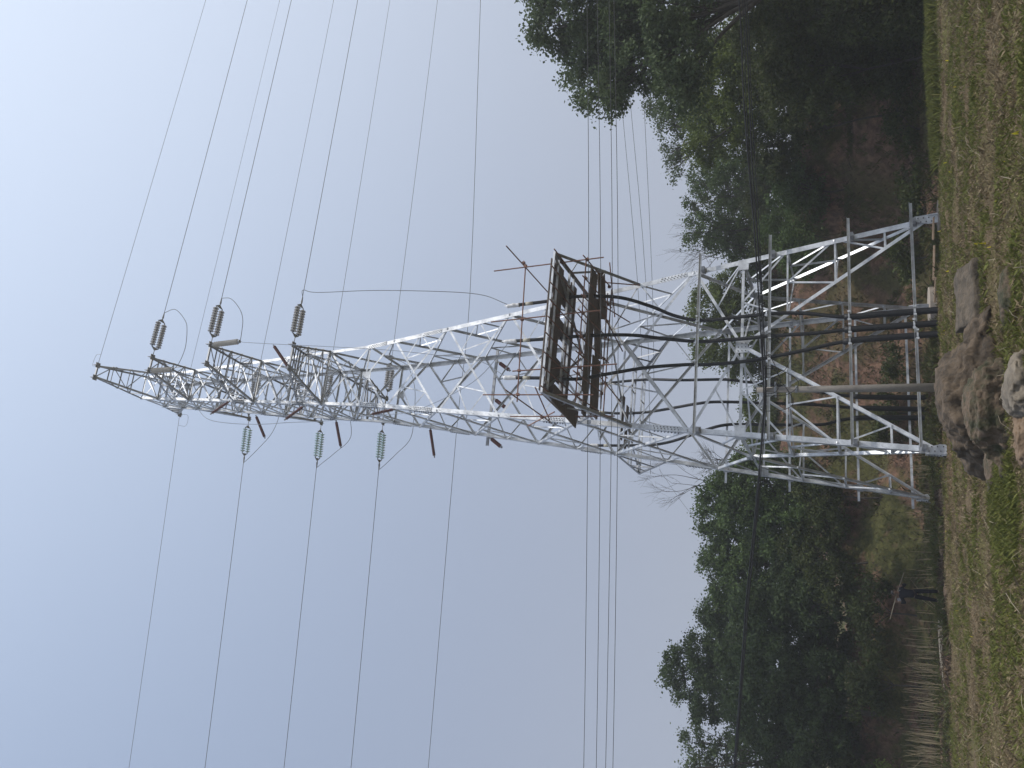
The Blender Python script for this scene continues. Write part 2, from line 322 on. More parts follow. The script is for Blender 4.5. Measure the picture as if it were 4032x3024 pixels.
# lower body, face by face
LOW = [6.95, 8.97]
XP = [8.97, 13.8, 17.7, 21.1, 24.25]
rest = MB()
def sec(fc, p, q, w, layer):                      # near faces: a part each; far faces together
    if fc in 'FR': brace(MB(), fc, p, q, w, layer).build('secondary_strut', STEEL, tower)
    else: brace(rest, fc, p, q, w, layer)
for fc, (a, b, n_) in FACES.items():
    C0 = P(fc, 0.5, 6.95)
    # big inverted V from the feet to the centre plate, then V up to the legs
    for s, cc in ((0, a), (1, b)):
        brace(MB(), fc, P(fc, s, 0.1), C0, 0.13).build('diagonal_brace', STEEL, tower)
        brace(MB(), fc, C0, P(fc, s, 8.97), 0.11).build('diagonal_brace', STEEL, tower)
        def dg(z): return P(fc, s, 0.1).lerp(C0, (z - 0.1) / (6.95 - 0.1))
        for z in (1.68, 3.45, 5.22): sec(fc, P(fc, s, z), dg(z), 0.07, 1)
        sec(fc, P(fc, s, 3.45), dg(1.68), 0.06, 2)
        mid = P(fc, s, 5.22).lerp(dg(5.22), 0.5); m0 = P(fc, s, 6.95).lerp(C0, 0.5)
        sec(fc, P(fc, s, 3.45), mid, 0.07, 2); sec(fc, mid, dg(3.45), 0.06, 2)
        sec(fc, P(fc, s, 5.22), m0, 0.07, 2); sec(fc, m0, dg(5.22), 0.06, 2)
        up = C0.lerp(P(fc, s, 8.97), 0.5); sec(fc, P(fc, s, 6.95), up, 0.06, 1)
    brace(MB(), fc, P(fc, 0, 6.95), P(fc, 1, 6.95), 0.11, 1).build('horizontal_strut', STEEL, tower)
    pl = MB(); pl.plate(C0 + n_ * 0.004, n_, (P(fc, 1, 6.95) - P(fc, 0, 6.95)), 0.62, 0.48)
    for k in range(10): pl.bolt(C0 + (P(fc, 1, 6.95) - P(fc, 0, 6.95)).normalized() * (-0.24 + 0.16 * (k % 4)) + V((0, 0, -0.15 + 0.14 * (k // 4))) + n_ * 0.01, n_, 0.02)
    pl.build('gusset_plate', [STEEL, BOLT], tower)
    for s in (0, 1):
        pl = MB(); e_ = P(fc, s, 6.95) + (P(fc, 1 - s, 6.95) - P(fc, s, 6.95)).normalized() * 0.24
        pl.plate(e_ + n_ * 0.006, n_, (P(fc, 1, 6.95) - P(fc, 0, 6.95)), 0.42, 0.42); pl.build('gusset_plate', STEEL, tower)
    # X panels
    for i in range(len(XP) - 1):
        z0, z1 = XP[i], XP[i + 1]; w_ = 0.11 if i < 2 else 0.10
        brace(MB(), fc, P(fc, 0, z0), P(fc, 1, z1), w_, 0).build('diagonal_brace', STEEL, tower)
        brace(MB(), fc, P(fc, 1, z0), P(fc, 0, z1), w_, 1.2).build('diagonal_brace', STEEL, tower)
        zm = (z0 + z1) / 2
        for s in (0, 1):
            up_ = P(fc, s, z1).lerp(P(fc, 1 - s, z0), 0.27); dn_ = P(fc, s, z0).lerp(P(fc, 1 - s, z1), 0.27)
            sec(fc, P(fc, s, zm), up_, 0.055, 2); sec(fc, P(fc, s, zm), dn_, 0.055, 2)
            sec(fc, up_, dn_, 0.055, 2.6)
    # waist: inverted V under a horizontal
    cw = P(fc, 0.5, 25.7)
    for s in (0, 1): brace(MB(), fc, P(fc, s, 24.25), cw, 0.09).build('diagonal_brace', STEEL, tower)
    brace(MB(), fc, P(fc, 0, 25.75), P(fc, 1, 25.75), 0.09, 1).build('horizontal_strut', STEEL, tower)
    MB().plate(cw + n_ * .006, n_, V((0, 0, 1)), 0.5, 0.36).build('gusset_plate', STEEL, tower)
    # cage
    CG = [25.75, 28.25, 29.6, 31.2, 32.9, 34.4, 36.1, 37.8, 39.2, 40.3, 41.75]
    cg = MB()
    def cb_(p, q, w, ly):
        if fc == 'K': brace(cg, fc, p, q, w, ly)
        else: brace(MB(), fc, p, q, w, ly).build('cage_brace', STEEL, tower)
    for i in range(len(CG) - 1):
        z0, z1 = CG[i], CG[i + 1]; w_ = 0.085 if z1 < 34 else 0.07
        cb_(P(fc, 0, z0), P(fc, 1, z1), w_, 0); cb_(P(fc, 1, z0), P(fc, 0, z1), w_, 1.2)
        if i in (1, 2, 4, 5, 7, 8, 9): cb_(P(fc, 0, z0), P(fc, 1, z0), w_, 2)
        for s in (0, 1):
            q = P(fc, s, z0); u_ = (P(fc, 1 - s, z0) - q).normalized()
            gp = MB()
            if i: gp.plate(q + u_ * 0.16 + n_ * 0.006, n_, u_, 0.26, 0.3); [gp.bolt(q + u_ * (0.08 + .09 * k) + V((0, 0, .07 * (-1) ** k)) + n_ * .012, n_, 0.018) for k in range(3)]; gp.build('gusset_plate', [STEEL, BOLT], tower)
    cb_(P(fc, 0, 41.75), P(fc, 1, 41.75), 0.07, 2)
    if fc == 'K': tag(cg.build('cage_bracing', STEEL, tower), kind='stuff')
tag(rest.build('secondary_bracing', STEEL, tower), kind='stuff')
# plan bracing inside the body
for z in (6.95, 13.75, 28.2, 32.85, 37.75, 40.3):
    mids = [P(f, .5, z) for f in 'FRKL']
    for i in range(4): MB().angle(mids[i], mids[(i + 1) % 4], (0, 0, -1), mids[i] * -1 + V((0, 0, z)), 0.07 if z < 20 else .055, 0.008).build('plan_brace', STEEL, tower)
for z in (1.68, 3.45, 5.22):
    fr = ['F', 'R', 'K', 'L']; t = 0.5 * (z - 0.1) / 6.85
    for i in range(4):
        f0, f1 = fr[i], fr[(i + 1) % 4]
        p0 = P(f0, 1, 0.1).lerp(P(f0, .5, 6.95), (z - .1) / 6.85); p1 = P(f1, 0, 0.1).lerp(P(f1, .5, 6.95), (z - .1) / 6.85)
        MB().angle(p0, p1, (0, 0, -1), (-1, 0, 0), 0.06, 0.007).build('plan_brace', STEEL, tower)

# crossarms: bottom chords level at the tip height, top chords falling to the tip
def crossarm(zb, zt, ly, lr, ll, ztip, side, nseg):
    a, b = ('A', 'B') if side < 0 else ('D', 'C')
    tr, tl = V((lr, side * ly, ztip)), V((ll, side * ly, ztip))
    ch = MB(); sgn = V((0, side, 0))
    for tip, c in ((tr, a), (tl, b)):
        inn = V((-1, 0, 0)) if tip is tr else V((1, 0, 0))
        ch.angle(N(c, zb), tip, inn, (0, 0, 1), 0.10, 0.010)
        ch.angle(N(c, zt), tip + V((0, 0, 0.09)), inn, (0, 0, -1), 0.085, 0.009)
    ch.angle(tl, tr, (0, -side, 0), (0, 0, 1), 0.09, 0.009); ch.angle(N(b, zb), N(a, zb), (0, side, 0), (0, 0, 1), 0.09, 0.009)
    arm = ch.build('crossarm', STEEL_D, tower)
    lc = MB()
    for tip, oth, c, co in ((tr, tl, a, b),):
        for i in range(nseg):                       # bottom plane zigzag
            t0, t1 = i / nseg, (i + 1) / nseg
            r0, l0 = N(a, zb).lerp(tr, t0), N(b, zb).lerp(tl, t0); r1, l1 = N(a, zb).lerp(tr, t1), N(b, zb).lerp(tl, t1)
            lc.angle(r0 if i % 2 else l0, l1 if i % 2 else r1, (0, 0, 1), (0, side, 0), 0.055, 0.007)
            if i: lc.angle(r0, l0, (0, 0, 1), (0, side, 0), 0.05, 0.007)
            u0, m0 = N(a, zt).lerp(tr, t0), N(b, zt).lerp(tl, t0); u1, m1 = N(a, zt).lerp(tr, t1), N(b, zt).lerp(tl, t1)
            if i: lc.angle(u0, m0, (0, 0, -1), (0, side, 0), 0.05, 0.007)
    for tip, c in ((tr, a), (tl, b)):
        for i in range(nseg):                       # side planes
            t0, t1 = i / nseg, (i + 0.93) / nseg
            lo0, hi0 = N(c, zb).lerp(tip, t0), N(c, zt).lerp(tip, t0); lo1 = N(c, zb).lerp(tip, t1)
            if i: lc.angle(lo0, hi0, (0, side, 0), (1, 0, 0), 0.05, 0.007)
            if i < nseg - 1: lc.angle(hi0, lo1, (0, side, 0), (1, 0, 0), 0.055, 0.007)
    lc.build('lacing', STEEL_D, arm)
    for tip in (tr, tl):
        tp = MB(); tp.plate(tip + V((0, 0, 0.06)), (1, 0, 0), (0, 1, 0), 0.34, 0.30, 0.016); tp.plate(tip + V((0, 0, -0.01)), (0, 0, 1), (1, 0, 0), 0.3, 0.3, 0.016); tp.build('tip_plate', STEEL_D, arm)
    return tr, tl
ARM = {}
for nm, zb, zt, ly, lr, ll, ztip, k in (('a3', 28.25, 29.9, 4.35, .78, -.44, 28.4, 5), ('a2', 32.9, 34.4, 5.1, .73, -.30, 33.0, 5), ('a1', 37.8, 39.2, 4.2, .58, -.18, 37.85, 4), ('pk', 40.3, 41.75, 3.3, .62, -.12, 43.0, 4)):
    ARM['f' + nm] = crossarm(zb, zt, ly, lr, ll, ztip, -1, k)
for nm, zb, zt, ly, lr, ll, ztip, k in (('a3', 28.25, 29.9, 4.45, .70, -.76, 28.35, 5), ('a2', 32.9, 34.4, 4.85, .6, -.62, 33.0, 5), ('a1', 37.8, 39.2, 4.0, .5, -.56, 37.85, 4), ('pk', 40.3, 41.75, 3.4, .35, -.40, 43.0, 4)):
    ARM['b' + nm] = crossarm(zb, zt, ly, lr, ll, ztip, 1, k)

# cable platforms, 13.8 m up, cantilevered in front and behind
PZ, PL = 13.8, 7.3
def platform(side):
    a, b = ('A', 'B') if side < 0 else ('D', 'C')
    Y1 = side * PL; w_ = 2.95
    for sx, c in ((1, a), (-1, b)):
        MB().angle(N(c, PZ), (sx * w_, Y1, PZ), (-sx, 0, 0), (0, 0, -1), 0.11, 0.011).build('platform_strut', STEEL_D, tower)
        MB().angle(N(c, 11.35), (sx * w_, Y1, PZ - 0.05), (-sx, 0, 0), (0, -side, 0), 0.13, 0.012).build('platform_strut', STEEL_D, tower)
        m1 = N(c, 11.35).lerp(V((sx * w_, Y1, PZ)), 0.42)
        MB().angle(m1, N(c, PZ), (-sx, 0, 0), (0, 0, -1), 0.07, 0.008).build('platform_strut', STEEL_D, tower)
        m2 = N(c, PZ).lerp(V((sx * w_, Y1, PZ)), 0.55); MB().angle(m1, m2, (-sx, 0, 0), (0, 0, -1), 0.07, 0.008).build('platform_strut', STEEL_D, tower)
        m3 = N(c, 11.35).lerp(V((sx * w_, Y1, PZ)), 0.74); MB().angle(m3, m2, (-sx, 0, 0), (0, 0, -1), 0.06, 0.008).build('platform_strut', STEEL_D, tower)
        MB().angle((sx * w_, Y1, PZ), (0, side * 2.95, PZ), (-sx, 0, 0), (0, 0, -1), 0.08, 0.008).build('platform_strut', STEEL_D, tower)
    for y in (PL, PL - 0.55, 5.45, 4.9, 3.15):
        MB().channel((-w_, side * y, PZ), (w_, side * y, PZ), (0, side, 0), (0, 0, -1), 0.06, 0.085).build('platform_beam', STEEL, tower)
    for y in (PL, 5.45):
        for x in (-2.4, -1.2, -.1, 1.0, 2.2): MB().box((x, side * y + 0.05 * side, PZ - .02), (x, side * (y - .6), PZ - .02), 0.08, 0.05).build('beam_spacer', STEEL, tower)
for s_ in (-1, 1): platform(s_)

# horizontal bars that hold the cables away from the face
for side in (-1, 1):
    for z, x0, x1 in ((0.83, -4.35, 5.0), (3.0, -4.2, 4.75), (5.9, -3.95, 4.5), (8.72, -3.65, 4.1)):
        a, b = ('A', 'B') if side < 0 else ('D', 'C')
        if side > 0: x0, x1 = (-4.9 + z * .1, 4.35 - z * .09)
        yy = side * (hw(z)[1] + 0.33)
        cb = MB().angle((x0, yy, z), (x1, yy, z), (0, 0, -1), (0, side, 0), 0.10, 0.009).build('cable_bar', STEEL, tower)
        for c in (a, b):
            br = MB(); p0 = N(c, z - 0.12); sx = CORN[c][0]
            br.box(p0 + V((-sx * .1, -side * .08, -.02)), (p0.x - sx * .1, yy, z - 0.14), 0.16, 0.16)
            br.plate(p0 + V((-sx * 0.1, side * 0.02, 0)), (0, side, 0), (1, 0, 0), 0.30, 0.26, 0.014)
            br.build('bracket', STEEL_D, cb)
# bracket beam with short arresters high on the back face
bz = 20.6; yb = hw(bz)[1] + 0.15
MB().channel((-2.62, yb, bz), (2.62, yb, bz), (0, 0, -1), (0, 1, 0), 0.14, 0.08).build('arrester_beam', STEEL_D, tower)

# ---------------------------------------------------------------- placing top-level things in the tower frame
def tobj(mb, name, m, origin, label, cat, group=None, sm=False):
    o = mb.build(name, m, None, sm, origin=tuple(origin)); o.location = twp(origin); o.rotation_euler = (0, 0, TA)
    return tag(o, label, cat, group)

# ---------------------------------------------------------------- insulators
DR = V((0.989, 0.112, 0.096)).normalized(); DL = V((-0.9949, 0.1003, -0.0015)).normalized()
def ribbed(mb, p, d, L_, r0, r1, n, k=10):
    """a rod with sheds along direction d"""
    pts, rs = [], []
    p, d = V(p), V(d).normalized()
    for i in range(n):
        t = L_ * i / n; s = L_ / n
        for f_, r in ((0.0, r0), (0.3, r0), (0.42, r1), (0.62, r1 * .96), (0.8, r0 * 1.05)): pts.append(p + d * (t + s * f_)); rs.append(r)
    pts.append(p + d * L_); rs.append(r0); return mb.tube(pts, rs, k)
def insulator_string(tip, d, label, glassy, group):
    root = empty('insulator_string', twp(tip), TA); tag(root, label, 'insulator', group)
    d = V(d); up = V((0, 0, 1)); sd_ = d.cross(up).normalized()
    sd_ = (sd_ + up * .06).normalized()
    hwk = MB()
    hwk.tube([V((0, 0, 0)), d * 0.42], 0.022, 5)
    for t in (0.42, 2.33):
        k = 1 if t < 1 else -1
        hwk.add([d * t + sd_ * 0.03, d * t - sd_ * 0.03, d * (t + k * .17) - sd_ * 0.27, d * (t + k * .17) + sd_ * 0.27,
                 d * t + sd_ * 0.03 + up * .02, d * t - sd_ * 0.03 + up * .02, d * (t + k * .17) - sd_ * 0.27 + up * .02, d * (t + k * .17) + sd_ * 0.27 + up * .02],
                [(0, 1, 2, 3), (7, 6, 5, 4), (0, 4, 5, 1), (1, 5, 6, 2), (2, 6, 7, 3), (3, 7, 4, 0)])
    hwk.tube([d * 2.33, d * 2.45, d * 2.75], [0.03, 0.055, 0.028], 6)
    hwk.build('yoke_hardware', STEEL_D, root)
    for s in (-1, 1):
        mb = MB(); caps = MB(); o0 = sd_ * ((0.235 if glassy else 0.205) * s)
        caps.tube([o0 + d * 0.58, o0 + d * 2.16], 0.024, 6)
        for i in range(10):
            c = o0 + d * (0.68 + 0.146 * i)
            caps.tube([c - d * .005, c + d * 0.065], [0.05, 0.035], 8)
            mb.tube([c, c + d * 0.012, c + d * 0.06, c + d * 0.095], [0.148, 0.153, 0.11, 0.04], 12)
        mb.build('disc_stack', GLASS if glassy else PORC, root); caps.build('cap_chain', BOLT, root)
    return tip + d * 2.75
ends = {}
for nm, where in (('a1', 'highest'), ('a2', 'middle'), ('a3', 'lowest')):
    ends['fr' + nm] = insulator_string(ARM['f' + nm][0], DR, f'double string of grey discs pulling right from the {where} near crossarm', False, 'tension insulator strings')
    ends['bl' + nm] = insulator_string(ARM['b' + nm][1], DL, f'double string of pale green glass discs pulling left from the {where} far crossarm', True, 'tension insulator strings')
    ends['br' + nm] = insulator_string(ARM['b' + nm][0], DR, f'double disc string seen through the lattice behind the tower, {where} of the three', False, 'tension insulator strings')

# ---------------------------------------------------------------- conductors
def line(name, pts, r, m, label, cat='wire', group=None, n=5):
    mb = MB(); mb.tube(pts, r, n); return tobj(mb, name, m, pts[0], label, cat, group)
def span(p, d, L_, sag=0.0):
    p, d = V(p), V(d); return [p + d * L_ * t / 24 + V((0, 0, sag * (t / 24) ** 2 * 1.0)) for t in range(25)]
for nm, where in (('a1', 'highest'), ('a2', 'middle'), ('a3', 'lowest')):
    line('overhead_conductor', span(ends['fr' + nm], DR, 75, 0.4), 0.0155, WIRE_D, f'overhead wire running right from the grey discs of the {where} near crossarm', 'wire', 'phase conductors')
    line('overhead_conductor', span(ends['bl' + nm], DL, 75, 0.4), 0.0155, WIRE_D, f'overhead wire running left from the glass discs of the {where} far crossarm', 'wire', 'phase conductors')
    line('overhead_conductor', span(ends['br' + nm], DR, 75, 0.4), 0.014, WIRE_D, f'overhead wire running right from behind the tower, from the {where} far crossarm', 'wire', 'phase conductors')
line('ground_wire', [ARM['fpk'][0]] + span(ARM['fpk'][0] + DR * .3, DR, 80, .3), 0.012, WIRE_D, 'thin top wire running right from the near peak of the tower', 'wire', 'ground wires')
line('ground_wire', [ARM['bpk'][0]] + span(ARM['bpk'][0] + DR * .3, DR, 80, .3), 0.011, WIRE_D, 'thin wire running right from the far peak of the tower', 'wire', 'ground wires')
line('ground_wire', [ARM['bpk'][1]] + span(ARM['bpk'][1] + DL * .3, DL, 80, .3), 0.012, WIRE_D, 'thin top wire running left from the far peak of the tower', 'wire', 'ground wires')
for k_, (p_, d_) in {'near peak on the right': (ARM['fpk'][0], DR), 'far peak on the left': (ARM['bpk'][1], DL)}.items():
    a_ = V(p_) + V(d_) * 0.7
    line('bonding_loop', crom([V(p_) + V((0, 0, 0)), V(p_) + V(d_) * .05 + V((0, .1, .55 if 'near' in k_ else -.6)), a_ + V((0, .1, .5 if 'near' in k_ else -.55)), a_]), 0.009, WIRE_D, f'small wire loop at the {k_} of the tower', 'wire', 'bonding loops')

# rod insulators and arresters
def rod_ins(p, d, L_, m, r0, r1, nsh, label, name='rod_insulator', cat='insulator', group='rod insulators'):
    p, d = V(p), V(d).normalized()
    root = empty(name, twp(p), TA); tag(root, label, cat, group)
    ribbed(MB(), d * 0.12, d, L_ - 0.24, r0, r1, nsh, 10).build('sheds', m, root)
    MB().tube([V((0, 0, 0)), d * 0.13], r0 * 0.8, 8).tube([d * (L_ - .13), d * (L_ - .02), d * L_], [r0 * .8, r0 * .8, r0 * .4], 8).build('end_fitting', STEEL_D, root)
    return p + d * L_
t1, t2 = ARM['fa1'][1], ARM['fa2'][0]
q1 = rod_ins(t1 + V((0, 0.05, -0.05)), (0.02, .03, -1), 1.55, PORC, 0.115, 0.15, 12, 'grey ribbed arrester hanging below the highest near crossarm', 'surge_arrester', 'arrester', 'grey arresters')
q2 = rod_ins(t2 + V((0, 0.05, -0.05)), (0.07, .02, -1), 1.75, PORC, 0.115, 0.15, 12, 'grey ribbed arrester hanging below the middle near crossarm', 'surge_arrester', 'arrester', 'grey arresters')
rod_ins((-.4, -4.35, 28.45), (1.17, -.1, 1.1), 1.65, REDR, 0.05, 0.085, 26, 'dark red rod insulator slanting up and right from the lowest near crossarm')
rod_ins((-1.08, -1.35, 34.55), (-.86, -.6, .5), 1.3, REDR, 0.05, 0.085, 22, 'topmost dark red rod insulator, reaching up and left from the near left leg')
rod_ins((-1.48, -1.45, 29.43), (-.86, -.6, .5), 1.3, REDR, 0.05, 0.085, 22, 'dark red rod insulator on the near left leg, level with the lowest crossarm')
rod_ins((-1.87, -1.85, 23.63), (-.4, -.6, .85), 1.25, REDR, 0.055, 0.09, 22, 'dark red rod insulator on the near left leg beside the upper splice plates')
rod_ins((-1.12, 1.4, 35.04), (-1.38, 0, -1.0), 1.7, REDR, 0.05, 0.085, 28, 'highest dark red rod insulator sticking out left, above the glass disc strings')
rod_ins((-1.46, 1.4, 29.4), (-1.56, 0, -.63), 1.7, REDR, 0.05, 0.085, 28, 'dark red rod insulator beside the middle glass disc string')
rod_ins((-1.78, 1.9, 23.72), (-1.62, 0, -.5), 1.7, REDR, 0.05, 0.085, 28, 'lowest dark red rod insulator sticking out left, below the glass disc strings')
for x, wd in ((2.0, 'right'), (-.05, 'middle'), (-2.15, 'left')):
    rod_ins((x, 2.6, 20.5), (-.42, -.05, -.6), 0.95, REDR, 0.075, 0.11, 9, f'short fat dark red arrester slanting from the back beam, {wd} of three', 'surge_arrester', 'arrester', 'short red arresters')

# jumpers
e1, e2, e3 = ends['fra1'], ends['fra2'], ends['fra3']
def jump(pts, label, r=0.016, m=ALU): return line('jumper_wire', crom(pts, 7), r, m, label, 'wire', 'jumper wires')
jump([e1, (3.3, -4.2, 37.0), (2.6, -4.2, 36.1), (1.99, -4.2, 35.8), (1.0, -4.2, 35.65), (0.15, -4.2, 35.85), q1], 'drooping wire from the highest grey disc string to its grey arrester', m=WIRE_D)
jump([e2, (3.2, -5.1, 32.3), (2.6, -5.1, 31.6), (2.0, -5.1, 31.25), (1.3, -5.1, 31.15), q2], 'drooping wire from the middle grey disc string to its grey arrester', m=WIRE_D)
jump([q2, (0.6, -5.3, 30.0), (-.05, -5.3, 22.9), (-.5, -5.3, 19.5), (-.82, -5.3, 17.6), (-1.5, -5.4, 16.4), (-1.65, -5.4, 16.1)], 'long bright wire falling from the middle grey arrester to the left cable end')
jump([q1, (-.6, -3.4, 36.6), (-1.35, -1.8, 36.6), (-2.2, -1.8, 35.5), (-2.45, -1.7, 34.0), (-2.5, -1.6, 32), (-2.42, -1.6, 30.1), (-2.4, -1.8, 27.5), (-2.25, -2.2, 24.6), (-2.3, -3.0, 21.8), (-1.5, -4.5, 18.2), (-.3, -5.3, 16.5), (-.04, -5.4, 16.3)], 'bright wire running down the left side of the tower past the red rods')
jump([e3 + V((0, 0, 0)), (3.7, -4.4, 28.4), (3.5, -4.4, 27.5), (3.25, -4.6, 24.0), (2.75, -4.9, 20), (2.3, -5.2, 17.9), (1.75, -5.4, 16.7), (1.59, -5.4, 16.36)], 'long wire hanging free on the right down to the right cable end', m=WIRE_D)
for nm, rod, wh in (('a1', (-2.5, 1.5, 34.0), 'highest'), ('a2', (-3.05, 1.6, 28.8), 'middle'), ('a3', (-2.3, 3.2, 26.3), 'lowest')):
    l_, r_ = ends['bl' + nm], ends['br' + nm]; z = l_.z
    dz = {'a1': 2.0, 'a2': 2.3, 'a3': 2.0}[nm]
    jump([l_, l_ + V((.25, -.05, -.35)), l_ + V((.9, -.15, -dz * .55)), l_ + V((1.8, -.3, -dz)), (-.3, 4.1, z - dz - .2), (1.2, 4.1, z - dz), (2.6, 4.3, z - dz * .6), r_ + V((-.2, 0, -.3)), r_], f'slack wire looping under the {wh} far crossarm from left to right', m=WIRE_D)

# ---------------------------------------------------------------- black power cables with their pipes
CABF = {1: [(1.59, -5.4, 16.36), (1.69, -5.4, 14.59), (1.83, -5.35, 13.52), (1.98, -4.67, 11.88), (1.78, -3.99, 10.64), (1.4, -3.68, 9.64), (1.14, -3.69, 8.56), (1.12, -3.87, 6.98), (1.12, -4.02, 5.66), (0.98, -4.15, 4.44), (0.7, -4.3, 3.14), (0.67, -4.44, 1.89), (0.64, -4.58, 0.64), (0.62, -4.69, -0.45)],
 2: [(-0.04, -5.4, 16.3), (-0.01, -5.4, 14.43), (0.16, -5.1, 12.74), (0.4, -4.3, 11.25), (0.38, -3.76, 10.0), (0.22, -3.69, 8.56), (0.18, -3.87, 6.97), (0.19, -4.02, 5.66), (0.15, -4.19, 4.12), (0.18, -4.32, 2.96), (0.14, -4.56, 0.83), (0.13, -4.69, -0.45)],
 3: [(-1.65, -5.4, 16.14), (-1.73, -5.4, 14.27), (-1.75, -5.25, 13.14), (-1.42, -4.75, 12.14), (-0.93, -4.0, 10.68), (-0.74, -3.66, 9.14), (-0.78, -3.7, 8.53), (-0.79, -3.84, 7.24), (-0.70, -3.98, 6.01), (-0.5, -4.14, 4.55), (-0.27, -4.32, 2.97), (-0.27, -4.57, 0.74), (-0.26, -4.69, -0.45)]}
CABB = {4: [(1.50, 5.4, 16.58), (1.59, 5.4, 15.2), (1.68, 5.4, 14.1), (1.62, 5.1, 12.8), (1.22, 4.15, 10.97), (1.04, 3.7, 8.86), (0.92, 3.77, 7.91), (0.83, 3.87, 6.95), (.5, 4.1, 4.9), (0.24, 4.33, 2.87), (0.23, 4.66, -0.2)],
 5: [(0.05, 5.4, 16.33), (-0.1, 5.4, 14.74), (-0.1, 5.36, 13.4), (-0.13, 4.9, 12.34), (-0.15, 4.31, 11.26), (-0.13, 3.85, 10.25), (-0.1, 3.66, 9.3), (-0.11, 3.77, 7.85), (-0.13, 3.88, 7.0), (-0.18, 4.12, 4.72), (-0.3, 4.33, 2.88), (-0.32, 4.65, -0.2)],
 6: [(-1.85, 5.4, 15.95), (-1.84, 5.4, 13.96), (-1.89, 5.06, 12.59), (-1.88, 4.46, 11.53), (-1.72, 3.92, 10.51), (-1.4, 3.66, 9.37), (-1.24, 3.68, 8.67), (-1.2, 3.77, 7.83), (-1.15, 4.12, 4.73), (-0.96, 4.22, 3.81), (-0.78, 4.33, 2.89), (-0.72, 4.65, -0.2)]}
CL = {1: 'right one of three black cables down the near face of the tower', 2: 'middle one of three black cables down the near face of the tower', 3: 'left one of three black cables down the near face, beside the concrete pole',
      4: 'right one of three black cables behind the tower', 5: 'middle one of three black cables behind the tower', 6: 'left one of three black cables behind the tower'}
for k, pts in list(CABF.items()) + list(CABB.items()):
    o_ = V(pts[-1]); root = empty('power_cable', twp(o_), TA); tag(root, CL[k], 'power cable', 'black cables on the tower')
    cp = [p - o_ for p in crom(pts, 8)]
    MB().tube(cp, 0.072, 12).build('cable', CABLE, root, True)
    lowp = [p for p in cp if p.z + o_.z < 3.25]
    MB().tube(lowp, 0.118, 14).build('protective_pipe', CABLE, root, True)
    top = cp[0]; dd = (cp[0] - cp[3]).normalized()
    rnd = random.Random(k)
    wr = MB(); pp = []; rr = []
    for i in range(11):
        pp.append(top + dd * (-.42 + i * 0.06) + V((rnd.uniform(-.008, .008), rnd.uniform(-.008, .008), 0))); rr.append(0.088 + rnd.uniform(-.012, .016) - (0.03 if i > 9 else 0))
    wr.tube(pp, rr, 10); wr.add([pp[-1] + V((0.0, 0, 0)), pp[-1] + V((.09, 0, .07)), pp[-1] + V((.03, .03, .13))], [(0, 1, 2)])
    wr.build('white_end_wrap', WRAP, root, True)
    MB().tube([top - dd * 1.05, top - dd * 0.72], 0.078, 12).build('tape_band', TAPE, root, True)
    if k <= 3:
        for z in (0.83, 3.0, 5.9, 8.72):
            cl = MB(); i = min(range(len(cp)), key=lambda j: abs(cp[j].z + o_.z - z)); c = cp[i]
            r_ = 0.13 if z < 3.2 else 0.085
            cl.tube([c + V((0, 0, -.03)), c + V((0, 0, .03))], r_ + .012, 12)
            cl.plate(c + V((r_ + 0.03, -0.17, 0)), (0, -1, 0), (0, 0, 1), 0.10, 0.07, 0.02); cl.plate(c + V((-r_ - 0.03, -0.17, 0)), (0, -1, 0), (0, 0, 1), 0.10, 0.07, 0.02); cl.build('clamp', STEEL, root)

# ---------------------------------------------------------------- scaffold tubes and boards on the near platform
scaf = empty('scaffold', twp((0, -5.2, 12)), TA); tag(scaf, 'rusty tube scaffold wrapped round the near platform with railings and hanging deck', 'scaffold')
SO = V((0, -5.2, 12)); CP = []
def tb(a, b, joints=()):
    MB().tube([V(a) - SO, V(b) - SO], 0.027, 7).build('scaffold_tube', RUST, scaf); CP.extend(V(j) - SO for j in joints)
rz = random.Random(5)
tb((2.9, -6.5, 15.35), (-3.05, -6.5, 15.1), [(2.85, -6.5, 15.35), (.45, -6.5, 15.25), (-1.75, -6.5, 15.15), (-2.75, -6.5, 15.1)])
tb((2.72, -6.55, 16.75), (2.9, -6.55, 11.95), [(2.85, -6.5, 13.7), (2.9, -6.5, 12.65)])
tb((.39, -6.58, 16.6), (.6, -6.58, 11.9), [(.5, -6.5, 13.7)])
tb((-1.79, -6.58, 15.4), (-1.65, -6.58, 11.1), [(-1.7, -6.5, 12.6)])
tb((-2.74, -6.55, 16.6), (-2.84, -6.55, 11.95), [(-2.8, -6.5, 12.6)])
tb((-3.07, -4.5, 16.25), (-3.1, -4.5, 11.7), [(-3.08, -4.4, 14.85), (-3.08, -4.5, 12.2)])
tb((3.05, -8.0, 15.6), (3.0, -3.4, 15.5), [(3.0, -6.5, 15.45)]); tb((-3.0, -7.9, 15.0), (-3.05, -3.5, 14.8))
tb((-2.3, -6.0, 14.6), (-3.2, -4.4, 14.5)); tb((-3.1, -5.2, 14.0), (-3.1, -3.1, 16.0))
for i in range(9):
    x = -2.85 + i * 0.71 + rz.uniform(-.06, .06)
    tb((x, -7.72 - rz.uniform(0, .15), 13.62), (x + rz.uniform(-.05, .05), -3.2, 13.60))
for i in range(8):
    x = -2.9 + i * 0.84 + rz.uniform(-.1, .1)
    tb((x - .1, -6.9 - rz.uniform(0, .3), 12.62), (x + .15, -2.9 + rz.uniform(-1.3, .5), 12.60), [(x, -6.5, 12.65), (x + .1, -3.6, 12.6)])
tb((2.95, -6.5, 12.7), (-3.1, -6.5, 12.68)); tb((2.4, -4.2, 12.45), (-2.7, -4.2, 12.4)); tb((2.9, -3.5, 12.52), (-2.6, -3.5, 12.5), [(2.4, -3.5, 12.5), (.8, -3.5, 12.5)])
